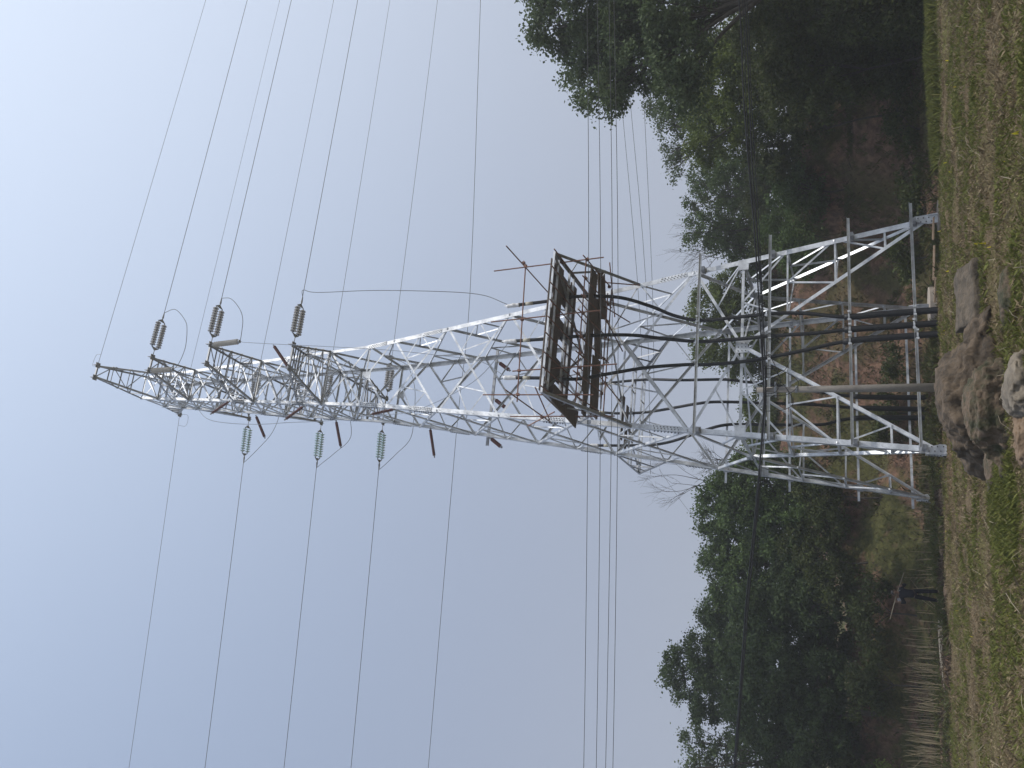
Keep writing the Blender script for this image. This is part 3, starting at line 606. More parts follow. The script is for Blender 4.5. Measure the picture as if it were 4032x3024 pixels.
tb((3.3, -3.6, 13.4), (3.0, -3.5, 11.3)); tb((3.9, -4.1, 12.5), (1.8, -3.0, 12.45)); tb((2.2, -3.7, 13.0), (1.3, -3.5, 11.6)); tb((-.8, -3.6, 13.0), (-2.2, -3.4, 11.8)); tb((0.9, -5.0, 12.2), (0.2, -3.0, 12.0))
for j in CP: MB().box(j + V((0, 0, -.06)), j + V((0, 0, .06)), 0.10, 0.10).tube([j + V((.04, 0, 0)), j + V((.12, .02, .01))], 0.014, 5).build('coupler', RUST, scaf)
def board(a, b, w_, t, label, up=(0, 0, 1)):
    a, b = V(a), V(b); m = (a + b) / 2
    mb = MB().box(a - m, b - m, w_, t, up); o = mb.build('scaffold_board', WOOD); o.location = twp(m); o.rotation_euler = (0, 0, TA)
    tag(o, label, 'board', 'brown boards on the near platform'); return o
board((-2.9, -6.28, 13.90), (2.85, -6.26, 13.91), .95, .04, 'longest and widest upper board, just inside the outer pair of beams')
board((-2.6, -4.52, 13.90), (2.75, -4.50, 13.90), .74, .04, 'upper board just inside the second pair of beams')
board((-2.8, -7.02, 13.93), (2.75, -7.02, 13.93), .34, .04, 'narrow upper board along the outermost edge of the near platform')
for x, w_, wh in ((2.12, 1.25, 'rightmost and widest'), (.42, .80, 'second from the right'), (-1.35, .95, 'third from the right'), (-2.6, .45, 'leftmost')):
    board((x, -6.95, 13.97), (x - .12, -4.3, 13.98), w_, .04, f'{wh} cross board bridging the two beams of the near platform')
board((-2.7, -6.5, 13.62), (-3.2, -4.3, 13.35), .75, .04, 'tilted board hanging at the left end of the near platform')
board((3.0, -5.2, 12.78), (-2.35, -5.25, 12.76), .82, .045, 'long lower board running the whole hanging deck')
board((.0, -4.85, 12.85), (-3.2, -5.0, 12.83), .50, .045, 'lower board at the left rear of the hanging deck')
board((3.5, -4.3, 12.80), (1.5, -3.55, 12.80), .98, .045, 'crooked lower board at the right end of the hanging deck')
board((2.1, -4.35, 12.88), (-.3, -3.5, 12.88), .92, .045, 'lower board lying slantwise in the middle of the hanging deck')
board((-.5, -4.2, 12.74), (-3.0, -4.1, 12.72), .98, .045, 'widest lower board at the left, nearest to the tower face')
for y, x0, x1, wh in ((3.9, -1.9, .4, 'nearer'), (4.7, -2.2, .1, 'farther')):
    o = board((x0, y, 13.9), (x1, y + .1, 13.9), .42, .04, f'brown board on the far platform, {wh} of two'); o['group'] = 'boards on the far platform'

# ---------------------------------------------------------------- footings, block, rocks
for c, rad, top, h_, m_, wh in (('A', .60, -.12, .62, CONC, 'near right'), ('B', .60, -.17, .6, CONC, 'near left, half hidden in grass'), ('C', .62, -.08, .7, CONC, 'far left'), ('D', .92, -.19, .75, CONC_P, 'far right, widest and palest')):
    mb = MB(); vs = []; ns = 28
    for zz, rr_ in ((top - h_, rad), (top - .03, rad), (top, rad - .03)):
        vs += [(rr_ * math.cos(2 * math.pi * k / ns), rr_ * math.sin(2 * math.pi * k / ns), zz) for k in range(ns)]
    mb.add(vs, [(i * ns + j, i * ns + (j + 1) % ns, (i + 1) * ns + (j + 1) % ns, (i + 1) * ns + j) for i in range(2) for j in range(ns)] + [tuple(range(2 * ns, 3 * ns))])
    o = mb.build('footing', m_); q = N(c, 0); o.location = twp((q.x, q.y, 0)); tag(o, f'round concrete footing under the {wh} leg of the tower', 'footing', 'tower footings')

def rock(name, loc, sc, m, label, seed, sub=5, rough=0.28, cat='boulder', flat=0.0, rz_=0):
    import bmesh
    bm = bmesh.new(); bmesh.ops.create_icosphere(bm, subdivisions=sub, radius=1)
    rq = random.Random(seed); cuts = []
    for _ in range(16):
        n_ = V((rq.gauss(0, 1), rq.gauss(0, 1), rq.gauss(0, .8))).normalized(); cuts.append((n_, rq.uniform(.62, .92)))
    for v in bm.verts:
        for n_, d_ in cuts:
            q = v.co.dot(n_) - d_
            if q > 0: v.co -= n_ * q * .92
        n1 = mnoise.noise(v.co * 1.1 + V((seed, 0, 0))); n2 = mnoise.noise(v.co * 2.7 + V((0, seed, 0))); n3 = mnoise.noise(v.co * 7 + V((0, 0, seed))); n4 = mnoise.noise(v.co * 17 + V((0, 0, seed)))
        v.co *= 1.08 + rough * (n1 * .7 + n2 * .5 + n3 * .36 + n4 * .26)
        q = mnoise.cell(v.co * 1.7 + V((seed, seed, 0))); v.co *= 1 + 0.05 * q
        if v.co.z > 0.75 - flat: v.co.z = 0.75 - flat + (v.co.z - .75 + flat) * .3
        v.co = V((v.co.x * sc[0], v.co.y * sc[1], v.co.z * sc[2]))
    me = bpy.data.meshes.new(name); bm.to_mesh(me); bm.free(); me.materials.append(m); me.shade_smooth()
    o = bpy.data.objects.new(name, me); COL.objects.link(o); o.location = loc; o.rotation_euler = (0, 0, rz_); tag(o, label, cat); return o
rock('boulder', (-.55, 20.2, -.35), (1.62, 1.6, 1.46), ROCK, 'largest dark brown boulder, in front of the concrete pole', 3.1, 6, 0.22, flat=-.1)
rock('boulder', (.72, 20.4, -.45), (1.05, 1.2, 1.12), ROCK, 'brown boulder leaning on the right side of the largest one', 8.2, 5)
rock('boulder', (-.72, 17.4, -.35), (1.28, .95, 1.15), ROCK_D, 'lumpy mossy boulder in front of the largest one', 5.4, 6, 0.3)
rock('boulder', (-1.9, 18.8, -.4), (1.0, .9, .75), ROCK_D, 'low grassy boulder at the left foot of the largest one', 12.4, 5, 0.3)
rock('rock', (-.22, 14.7, -.06), (.56, .6, .64), ROCK_P, 'pale angular rock at the bottom edge of the picture', 2.2, 5, 0.3, 'rock', 0.2, .4)
rock('rock', (-1.08, 15.0, -.08), (.5, .34, .38), ROCK_O, 'ochre rock left of the pale angular one', 7.7, 5, 0.35, 'rock', 0.1)
rock('rock', (1.2, 15.7, -.1), (.55, .42, .46), ROCK_D, 'small rounded brown rock at the bottom, right of the pale one', 9.9, 5, 0.25, 'rock')
rock('rock', (-6.0, 33.9, -.05), (.75, .4, .28), ROCK_O, 'low flat brown rock at the edge of the mud, right of the worker', 4.4, 5, 0.3, 'rock')
rock('rock', (-7.75, 33.0, -.03), (.35, .25, .22), ROCK_O, 'small brown rock in the grass nearest to the worker', 6.4, 4, 0.3, 'rock')
import bmesh
bm_ = bmesh.new(); bmesh.ops.create_cube(bm_, size=2); bmesh.ops.subdivide_edges(bm_, edges=bm_.edges[:], cuts=22, use_grid_fill=True)
for v in bm_.verts:
    q = v.co.copy(); q.x *= .66; q.y *= .8; q.z *= .55
    q.x *= 1 - .05 * q.y; q.z -= .28 * max(0, -q.y) * (1 if q.z > 0 else 0)
    q += v.co.normalized() * (.055 * mnoise.noise(q * 2.2) + .035 * mnoise.noise(q * 6 + V((3, 0, 0))) + .02 * mnoise.noise(q * 15)); v.co = q
me_ = bpy.data.meshes.new('masonry_block'); bm_.to_mesh(me_); bm_.free(); me_.materials.append(CONC_D); me_.shade_smooth()
o = bpy.data.objects.new('masonry_block', me_); COL.objects.link(o); o.location = (1.62, 20.9, -.12); o.rotation_euler = (0, 0, .12)
tag(o, 'weathered grey-brown block hiding the lower ends of the black cable pipes', 'block')
# flat debris plates lying by the footings
for (x, y, L_, a_, wh) in ((3.9, 33.4, 1.3, .2, 'long timber batten lying right of the cable pipes'), (2.9, 33.0, .9, -.3, 'short timber batten nearest to the cable pipes'), (5.1, 33.2, .8, .1, 'short timber batten at the near right footing')):
    o = MB().box((-L_ / 2, 0, 0), (L_ / 2, 0, 0), .10, .06).build('batten', mat('pale_timber', (.30, .21, .14), .8, 0, (.38, .28, .2), 5)); o.location = (x, y, .12); o.rotation_euler = (.05, .05, a_); tag(o, wh, 'timber', 'timber battens on the ground')

# ---------------------------------------------------------------- concrete pole and its cable bundle
pole = empty('utility_pole', (-.40, 25.0, 0)); tag(pole, 'short round concrete pole standing behind the largest boulder', 'pole')
MB().tube([(-.02, 0, -.3), (0, 0, 2.5), (.02, 0, 5.32)], [.125, .105, .078], 18).build('shaft', POLEM, pole, True)
MB().tube([(.02, 0, 4.75), (.02, 0, 4.83)], .10, 14).tube([(.02, 0, 4.2), (.02, 0, 4.26)], .105, 14).box((-.2, -.09, 4.79), (.25, -.09, 4.79), .05, .05).build('band', STEEL_D, pole)
BUN = [(17, 5.75), (10.97, 5.37), (8.26, 5.33), (5.93, 5.27), (4.34, 5.18), (1.8, 5.10), (-0.38, 5.08), (-1.59, 5.17), (-3.95, 5.41), (-6.33, 5.70), (-8.72, 5.96), (-11.51, 6.24), (-18, 7.0)]
NMB = ['top', 'second', 'third', 'bottom']
for i in range(4):
    pts = []
    for x, z in BUN:
        sp_ = min(1, abs(x + .4) / 9.0) if x > 0 else 0.05
        pts.append(V((x, 24.88 - .03 * i, z + (1.5 - i) * (0.022 + .055 * sp_) + 0.015 * math.sin(x * .8 + i * 2))))
    o = MB().tube(crom(pts, 4), (.023, .013, .019, .012)[i], 5).build('black_cable', CABLE, None, origin=(-.4, 24.9, 5.1)); tag(o, f'{NMB[i]} one of the black cables strung across at the pole head', 'cable', 'black cable bundle')
rl = random.Random(11)
for i in range(5):
    x0 = rl.uniform(-1.1, .1); x1 = x0 + rl.uniform(.4, 1.1); d = rl.uniform(.35, 1.0)
    pts = [(x0, 24.8, 5.1), (x0 + .05, 24.75, 5.1 - d * .7), ((x0 + x1) / 2 + rl.uniform(-.2, .2), 24.7, 5.1 - d), (x1 - .05, 24.75, 5.1 - d * .5), (x1, 24.8, 5.12)]
    o = MB().tube(crom(pts, 6), 0.009, 4).build('drop_wire', CABLE, None, origin=(x0, 24.8, 5.1)); tag(o, ['widest', 'smallest', 'leftmost', 'lowest', 'rightmost'][i] + ' tangled black wire loop hanging at the pole head', 'cable', 'tangled loops at the pole')
for nm, x0, z0, x1, z1, x2, z2 in (('top', 10.05, 8.86, 1.37, 9.08, -10.29, 9.56), ('second', 9.99, 8.58, 1.35, 8.74, -10.24, 9.21), ('third', 9.93, 8.26, 1.33, 8.43, -10.2, 8.95), ('lowest', 9.90, 8.13, 1.32, 8.27, -10.16, 8.75)):
    pts = crom([(x0 + 6, 21, z0 - .02), (x0, 21, z0), (x1, 21, z1), (x2, 21, z2), (x2 - 6, 21, z2 + .4)], 6)
    o = MB().tube(pts, 0.0085, 5).build('distribution_wire', WIRE_D, None, origin=(x1, 21, z1)); tag(o, f'{nm} of the four level wires crossing in front of the tower', 'wire', 'level wires in front')
for nm, pts in (('top', [(24, 46, 15.6), (16.88, 46, 15.01), (5.62, 46, 14.3), (-1.47, 46, 14.14)]), ('middle', [(24, 46, 14.9), (16.06, 46, 14.44), (5.43, 46, 13.82), (-5.3, 46, 13.86)]), ('lowest', [(24, 46, 13.9), (17.08, 46, 13.67), (5.56, 46, 13.46), (-.06, 46, 13.52)])):
    o = MB().tube(crom(pts, 4), 0.013, 5).build('distribution_wire', WIRE_D, None, origin=pts[1]); tag(o, f'{nm} of three wires fanning out from the big tree to behind the tower', 'wire', 'fanning wires behind')
o = MB().tube(crom([(40, 48, 23.4), (24.48, 48, 24.5), (5.72, 48, 25.85), (-2.99, 48, 27.1), (-25.2, 48, 29.9), (-45, 48, 32.4)], 4), 0.017, 5).build('overhead_conductor', WIRE_D, None, origin=(5.7, 48, 25.8)); tag(o, 'single wire passing right across behind the middle of the tower', 'wire')
o = MB().tube(crom([(-5.01, 46, 13.36), (-7.13, 46, 11.91), (-9.5, 47, 10.2)], 4), 0.007, 4).build('stay_wire', WIRE_D, None, origin=(-5, 46, 13.36)); tag(o, 'very thin wire slanting from the far platform down to the left trees', 'wire')

# ---------------------------------------------------------------- trees and bushes
def leafmat(nm, cols, tr=0.3):
    dk, lt = V(cols[0]) * .55, V(cols[2]) * 1.25
    return mat(nm, tuple(dk), 0.65, 0, tuple(lt), 1.1, thr=(.36, .66), spec=0.2, island=cols, transl=tr)
LF = {'dark': leafmat('dark_leaves', [(.028, .046, .018), (.044, .070, .026), (.078, .115, .042), (.034, .054, .021)]),
      'grey': leafmat('grey_green_leaves', [(.050, .078, .034), (.074, .108, .046), (.118, .158, .070), (.060, .088, .040)]),
      'mid': leafmat('mid_green_leaves', [(.042, .068, .024), (.064, .100, .034), (.110, .165, .050), (.050, .084, .026)]),
      'olive': leafmat('olive_leaves', [(.060, .090, .018), (.098, .135, .028), (.145, .180, .042), (.070, .100, .022)]),
      'shade': leafmat('undergrowth_leaves', [(.030, .044, .013), (.050, .068, .020), (.090, .112, .034), (.060, .052, .026)])}
def leaves_mesh(name, pts, size, rng, m, droop=0.0):
    n = len(pts); s = size * rng.uniform(.55, 1.35, n)
    d = rng.normal(size=(n, 3)); d[:, 2] -= droop; d /= np.linalg.norm(d, axis=1)[:, None]
    e = rng.normal(size=(n, 3)); e -= d * (d * e).sum(1)[:, None]; e /= np.linalg.norm(e, axis=1)[:, None]
    f = np.cross(d, e)
    a = pts - d * s[:, None] * .5; c = pts + d * s[:, None] * .5
    b = pts + e * s[:, None] * .34 + f * s[:, None] * .10; g = pts - e * s[:, None] * .34 + f * s[:, None] * .10
    v = np.stack([a, b, c, g], 1).reshape(-1, 3)
    me = bpy.data.meshes.new(name); me.vertices.add(4 * n); me.vertices.foreach_set('co', v.astype(np.float32).ravel())
    me.loops.add(6 * n); me.polygons.add(2 * n)
    idx = np.arange(n)[:, None] * 4 + np.array([0, 1, 2, 0, 2, 3])[None]
    me.loops.foreach_set('vertex_index', idx.astype(np.int32).ravel())
    me.polygons.foreach_set('loop_start', (np.arange(2 * n) * 3).astype(np.int32))
    me.update(); me.validate(); me.materials.append(m); return me
def crown_points(lobes, dens, rng, clump=0.42, gap=0.25):
    out = []
    for (cx, cy, cz, r) in lobes:
        nc = max(6, int(26 * r * r))
        u = rng.normal(size=(nc, 3)); u /= np.linalg.norm(u, axis=1)[:, None]
        rad = r * (0.45 + 0.62 * rng.random(nc) ** 0.6); cc = u * rad[:, None] * [1, .9, 1] + [cx, cy, cz]
        for c in cc:
            if rng.random() < gap: continue
            k = int(dens * rng.uniform(.4, 1.5)); cr_ = clump * rng.uniform(.55, 1.25)
            q = rng.normal(size=(k, 3)) * [cr_ * .62, cr_ * .62, cr_ * .42]; out.append(q + c)
    return np.concatenate(out)
def tree(name, base, lobes, leaf, label, seed, size=0.15, dens=60, cat='tree', group=None, trunk=0.16, gap=.22, clump=.42, extra=0, bareness=0.0):
    rng = np.random.default_rng(seed); rr = random.Random(seed); b = V(base); b.z = terrain(b.x, b.y) - .1
    root = empty(name, b); tag(root, label, cat, group)
    L_ = [(x - b.x, y - b.y, z - b.z, r) for x, y, z, r in lobes]
    tb_ = MB(); hmid = sum(l[2] for l in L_) / len(L_) * .55
    cxy = V((sum(l[0] for l in L_) / len(L_), sum(l[1] for l in L_) / len(L_), 0)) * .5
    fork = V((cxy.x, cxy.y, max(.5, hmid)))
    tb_.tube(crom([(0, 0, 0), (cxy.x * .3 + rr.uniform(-.1, .1), cxy.y * .3, fork.z * .5), fork], 4), [trunk * (1 - .035 * i) for i in range(9)], 8)
    for l in L_:
        c = V(l[:3]); mid = fork.lerp(c, .5) + V((rr.uniform(-.3, .3), rr.uniform(-.3, .3), rr.uniform(-.1, .4)))
        pth = crom([fork, mid, c], 4); tb_.tube(pth, [trunk * .55 * (1 - .085 * i) for i in range(len(pth))], 6)
        for k in range(7 + extra):
            dr = V((rr.gauss(0, 1), rr.gauss(0, 1), rr.gauss(.5, .8))).normalized(); st = pth[rr.randrange(3, len(pth))]
            e_ = c + dr * l[3] * rr.uniform(.6, 1.05); mm = st.lerp(e_, .5) + V((rr.uniform(-.2, .2),) * 3) * l[3] * .5
            tb_.tube(crom([st, mm, e_], 3), [trunk * .2 * (1 - .13 * i) for i in range(7)], 4)
            for q_ in range(2):
                e2 = e_ + V((rr.gauss(0, 1), rr.gauss(0, 1), rr.gauss(.3, .8))).normalized() * l[3] * .35
                tb_.tube([mm.lerp(e_, .5), e2], [trunk * .07, .006], 3)
    tb_.build('trunk', BARK, root, True)
    pts = crown_points(L_, dens, rng, clump, gap)
    o = bpy.data.objects.new('crown', leaves_mesh('crown', pts, size, rng, LF[leaf])); COL.objects.link(o); o.parent = root
    return root
TREES = [
 ('broadleaf_tree', (15.0, 33.0, 0), [(14.9, 33.0, 13.8, 1.45), (14.3, 34.2, 12.5, 1.67), (13.7, 32.0, 9.9, 1.62), (13.2, 34.8, 12.9, 1.4), (12.2, 31.4, 8.7, 1.22), (14.6, 33.6, 8.4, 1.11), (17.3, 32.6, 14.1, 1.34), (16.9, 33.0, 11.4, 2.07), (12.9, 34.2, 10.3, 1.15), (11.2, 32.0, 8.7, 0.89), (16.2, 34.8, 7.5, 1.13), (14.6, 33, 11.6, 1.3), (12.0, 33, 11.9, .9)], 'grey', 'largest tree, tall grey-green crown at the right edge crossed by the level wires', .15, 120, .2),
 ('broadleaf_tree', (15.5, 44.0, 0), [(17.0, 44.0, 9.4, 1.32), (18.0, 45.2, 8.4, 0.85), (14.9, 43.0, 8.8, 1.63), (14.0, 45.8, 9.8, 1.62), (13.6, 42.4, 7.9, 1.14), (12.4, 44.6, 8.2, 1.2), (11.9, 43.6, 10.1, 0.84), (16.3, 43, 7.3, 1.1), (14.6, 43, 6.9, 1.1)], 'olive', 'yellowish green tree under the largest tree on the right', .15, 120, .15),
 ('broadleaf_tree', (13.2, 50.0, 0), [(15.6, 50.0, 13.4, 0.84), (14.0, 51.2, 13.3, 0.8), (12.3, 49.0, 12.7, 0.55), (17.3, 51.8, 14.4, 0.73), (16.3, 48.4, 12.6, 0.94), (15.1, 50.6, 12.0, 0.84), (13.2, 50, 12.9, .5)], 'grey', 'thin flat-topped tree whose bare branches show under a light crown, left of the largest tree', .15, 70, .13),
 ('broadleaf_tree', (10.4, 55.0, 0), [(11.7, 55.0, 11.9, 1.36), (13.6, 56.2, 11.7, 1.53), (12.2, 54.0, 10.0, 1.46), (10.6, 56.8, 10.0, 1.53), (9.3, 53.4, 11.6, 1.32), (9.0, 55.6, 10.8, 1.3), (8.4, 54.6, 9.4, 1.17), (7.3, 55.0, 9.6, 1.1), (11, 54, 8.8, 1.1), (9.6, 54.5, 8.9, 1.1), (12.9, 54.5, 9.6, 1.3), (7.2, 55, 8.7, .9)], 'mid', 'loose green tree right of the tower with dead saplings rising from it', .15, 90, .15),
 ('broadleaf_tree', (3.5, 57.0, 0), [(4.6, 57.0, 12.4, 1.41), (2.4, 58.2, 11.7, 1.59), (1.8, 56.0, 12.6, 0.93), (4.3, 58.8, 10.5, 1.43), (5.6, 55.4, 10.6, 1.2), (0.8, 57.6, 10.4, 1.09), (2.3, 56.6, 9.6, 1.22)], 'olive', 'light green tree seen through the middle of the tower', .16, 95, .15),
 ('broadleaf_tree', (-4.2, 60.0, 0), [(-2.1, 60.0, 9.6, 1.13), (-4.1, 61.2, 10.4, 0.99), (-5.6, 59.0, 9.6, 1.11), (-6.2, 61.8, 11.0, 0.84), (-3.3, 60, 9.0, 1.2), (-5.0, 60, 8.8, 1.1)], 'olive', 'small low green tree seen through the left part of the tower', .16, 100, .1),
 ('broadleaf_tree', (-8.0, 50.0, 0), [(-6.9, 50.0, 10.6, 1.24), (-8.5, 51.2, 11.3, 1.13), (-7.3, 49.0, 9.4, 1.47), (-8.2, 51.8, 8.5, 1.53), (-8.4, 48.4, 6.8, 1.55), (-5.9, 50.6, 10.6, 0.6), (-7.5, 50, 7.5, 1.2), (-6.2, 50.4, 8.0, 1.2), (-5.4, 50.8, 9.3, .9), (-4.9, 51, 7.6, 1.1), (-6.3, 50.2, 6.2, 1.1)], 'mid', 'green tree touching the left side of the tower', .16, 115, .16),
 ('broadleaf_tree', (-11.1, 51.0, 0), [(-11.0, 51.0, 11.2, 1.26), (-10.6, 52.2, 10.0, 1.42), (-10.9, 50.0, 8.3, 1.75), (-12.0, 52.8, 6.8, 1.96), (-12.2, 49.4, 10.1, 1.22), (-9.6, 51, 8.4, 1.2), (-13.2, 51, 9.4, 1.1)], 'mid', 'second tree left of the tower, with drooping leaf tips', .16, 115, .16),
 ('broadleaf_tree', (-15.5, 49.0, 0), [(-17.5, 49.0, 12.9, 1.37), (-16.7, 50.2, 12.0, 1.26), (-18.4, 48.0, 11.4, 1.33), (-14.8, 50.8, 10.5, 1.81), (-15.8, 47.4, 9.4, 1.55), (-13.4, 49.6, 11.0, 1.09), (-17.6, 49, 9.6, 1.4)], 'dark', 'round-headed dark tree standing highest on the left', .16, 130, .17),
 ('broadleaf_tree', (-19.8, 46.0, 0), [(-20.0, 46.0, 11.4, 1.0), (-21.5, 47.2, 10.6, 1.3), (-18.5, 45.0, 9.2, 1.23), (-20.7, 47.8, 8.4, 1.81), (-20.8, 44.4, 11.5, 0.7), (-23, 46, 10, 1.6)], 'grey', 'sparse tree with bare twigs at the far left edge', .15, 75, .13),
 ('broadleaf_tree', (-12.9, 47.0, 0), [(-13.0, 47.0, 8.0, 1.78), (-13.7, 48.2, 6.5, 2.05), (-12.0, 46.4, 5.3, 1.35), (-15.0, 48.8, 5.3, 1.53), (-11.2, 48, 6.2, 1.5), (-14.3, 47, 8.9, 1.2)], 'dark', 'dark dense tree between the worker and the skyline trees', .16, 150, .16),
 ('broadleaf_tree', (-16.9, 45.0, 0), [(-15.6, 45.0, 7.4, 1.94), (-16.8, 46.2, 5.9, 1.96), (-15.4, 44.6, 4.8, 1.28), (-18.2, 46.8, 4.8, 1.34), (-18.5, 44.4, 5.8, 1.84), (-17.6, 45, 8.3, 1.6), (-20.5, 45.5, 7.0, 1.9), (-22.3, 45.5, 5.6, 1.8)], 'dark', 'broad dark tree filling the lower left of the wood', .16, 150, .16),
]
for i, (nm, b_, lb, lf, lab, sz, dn, tk) in enumerate(TREES):
    tree(nm, b_, lb, lf, lab, 100 + i, sz, dn, trunk=tk, gap=.32 if 'sparse' in lab or 'thin' in lab else .18 if 'loose' in lab else .10, extra=5 if 'thin' in lab else 0)
# undergrowth: individual bushes
BUSH = [((14.6, 36.0, 0), [(14.7, 36.0, 5.4, 1.25), (14.6, 37.2, 4.5, 1.26), (14.3, 35.6, 3.4, 1.0), (15.9, 36.5, 4.4, 1.3)], 'shade', 'dark bush under the largest tree, at the right edge'),
 ((12.9, 38.0, 0), [(13.1, 37.4, 5.2, 1.27), (13.1, 38.2, 4.0, 1.1), (11.6, 37, 3.5, 0.84), (12.2, 38.4, 5.4, 1.1)], 'shade', 'dark bush second from the right edge on the bank'),
 ((11.8, 42.0, 0), [(12.9, 43.0, 6.0, 1.31), (12.4, 43.6, 5.0, 1.22), (10.9, 44, 6.4, 0.96), (11.6, 44, 7.0, 1.0)], 'shade', 'dark bush under the yellowish green tree'),
 ((9.5, 46.0, 0), [(9.9, 46.0, 5.5, 1.21), (8.9, 47.2, 5.2, .96), (9.4, 45.6, 6.3, 0.83), (10.8, 46.6, 6.6, .9)], 'mid', 'leafy bush on the bank halfway between the right trees and the tower'),
 ((7.0, 47.0, 0), [(7.0, 47.0, 6.0, 1.24), (8.0, 48.2, 6.8, 1.02), (6.1, 46.6, 5.2, 0.84)], 'mid', 'leafy bush on the bank just right of the tower'),
 ((3.9, 55.0, 0), [(5.0, 55.0, 7.7, 0.87), (2.9, 56.2, 8.0, 0.89)], 'shade', 'dark bush behind the tower, right of its middle'),
 ((0.2, 57.0, 0), [(0.4, 57.0, 8.7, 1.0), (-1.2, 57.5, 8.4, 1.1), (1.7, 57.2, 8.6, .9)], 'shade', 'dark bush behind the middle of the tower'),
 ((-3.0, 57.0, 0), [(-2.8, 56.5, 7.9, 1.1), (-4.6, 56.2, 7.3, 1.2)], 'shade', 'dark bush behind the left half of the tower'),
 ((-6.4, 47.0, 0), [(-6.4, 47.5, 5.0, 1.0), (-7.6, 47.0, 4.6, 1.0), (-5.5, 48.5, 6.0, .9)], 'shade', 'dark bush at the foot of the first tree left of the tower'),
 ((-9.6, 46.0, 0), [(-9.6, 46.5, 5.0, 1.2), (-10.8, 46.0, 4.3, 1.1), (-9.0, 47.4, 6.2, 1.1)], 'shade', 'dark bush beside the dense dark tree, toward the tower'),
 ((-21.0, 43.6, 0), [(-20.6, 43.6, 3.9, 1.0), (-22.2, 44, 4.4, 1.1), (-19.4, 43.8, 3.6, .8)], 'shade', 'dark bush above the dry stalks at the far left'),
 ((-18.9, 42.2, 0), [(-18.9, 42.2, 2.2, .55), (-19.4, 42.4, 1.7, .5)], 'olive', 'small bright green shrub at the edge of the dry stalks'),
 ((-11.5, 43.6, 0), [(-11.5, 43.6, 2.8, .7), (-12.7, 43.8, 2.6, .7), (-10.3, 43.8, 2.5, .6)], 'shade', 'low bush on the slope behind the worker'),
 ((-14.8, 43.4, 0), [(-14.8, 43.4, 2.9, .8), (-16.2, 43.6, 2.9, .8), (-13.8, 43.6, 2.6, .6)], 'shade', 'low bush left of and behind the worker'),
 ((5.4, 43.2, 0), [(5.2, 43.2, .9, .55), (6.1, 43.6, 1.0, .55), (4.6, 43.5, .7, .4)], 'shade', 'low dark shrub on the ground right of the tower base'),
 ((15.2, 35.2, 0), [(15.4, 35.2, 1.9, 1.0), (16.6, 35.6, 2.2, 1.1), (14.2, 35.6, 1.7, .9)], 'shade', 'low dark bush in the corner under the largest tree'),
 ((16.5, 38.5, 0), [(16.4, 38, 6.2, 1.4), (17.4, 39, 5.2, 1.4), (15.6, 39.5, 6.6, 1.2), (16.8, 38, 4.2, 1.2)], 'shade', 'tall dark bush at the very edge behind the largest tree'),
 ((13.8, 40.5, 0), [(13.8, 40.5, 6.4, 1.2), (14.8, 41, 5.8, 1.2), (12.7, 41, 5.9, 1.0), (13.6, 41, 4.8, 1.1)], 'shade', 'dark bush between the largest tree and the bank'),
 ((9.2, 51.0, 0), [(9.2, 51, 7.6, 1.1), (10.6, 51.5, 7.9, 1.1), (7.8, 51.5, 7.9, 1.0), (11.8, 50.6, 7.4, 1.1)], 'shade', 'dark bush below the loose green tree'),
 ((7.6, 40.6, 0), [(7.6, 40.6, .5, .45), (8.6, 40.9, .5, .5), (6.8, 41, .5, .4)], 'shade', 'low bramble patch on the reddish ground at the right'),
 ((10.4, 39.8, 0), [(10.4, 39.8, .8, .55), (11.4, 40.2, 1.0, .5)], 'shade', 'low bramble patch farther right on the reddish ground'),
 ((-2.0, 46.6, 0), [(-2, 46.6, 1.6, .6), (-3.2, 46.9, 1.7, .6), (-1, 46.8, 1.5, .5)], 'shade', 'low bramble patch behind the far left leg'),
 ((1.2, 45.6, 0), [(1.2, 45.6, 1.1, .5), (.4, 45.9, 1.2, .5)], 'shade', 'low dark shrub seen between the cables under the tower')]
for i, (b_, lb, lf, lab) in enumerate(BUSH):
    add_ = []
    for x, y, z, r in lb:
        g_ = terrain(x, y)
        while z - r * .9 > g_ + .2 and lf == 'shade' and x > 13.2: z -= 1.15 * r; add_.append((x, y, max(z, g_ + .4), r * 1.02))
    lb = lb + add_
    tree('bush', b_, lb, lf, lab, 300 + i, .14, 120, cat='bush', group=None, trunk=.05, gap=.1, clump=.40)
# bare saplings
def bare(b, h, lean, seed, label):
    rr = random.Random(seed); b = V(b); b.z = terrain(b.x, b.y); mb = MB()
    def grow(p, d, L_, r, dep):
        q = p + d * L_; m_ = p.lerp(q, .5) + V((rr.gauss(0, .04), rr.gauss(0, .04), 0)) * L_
        mb.tube(crom([p, m_, q], 2), [r, r * .9, r * .8, r * .72, r * .66][:5], 4)
        if dep == 0: return
        for k in range(3 if dep > 1 else 4):
            t = rr.uniform(.45, 1.0) if k else 1.0
            dd = (d + V((rr.gauss(0, .42), rr.gauss(0, .42), rr.gauss(.05, .2)))).normalized(); grow(p.lerp(q, t), dd, L_ * rr.uniform(.5, .8), r * .55, dep - 1)
    grow(V((0, 0, 0)), V((lean[0], lean[1], 1)).normalized(), h * .42, .06, 4)
    o = mb.build('bare_tree', BARK); o.location = b; tag(o, label, 'tree', 'leafless trees'); return o
bare((11.4, 54, 0), 7.0, (-.02, 0), 1, 'leafless sapling rising highest from the loose green tree on the right')
bare((9.3, 54, 0), 7.4, (.0, 0), 2, 'leafless sapling second from the tower on its right')
bare((8.0, 54, 0), 7.2, (.08, 0), 3, 'leafless sapling nearest the tower on its right')
bare((-6.6, 52, 0), 8.6, (.05, 0), 4, 'leafless tree just left of the tower behind its leg')
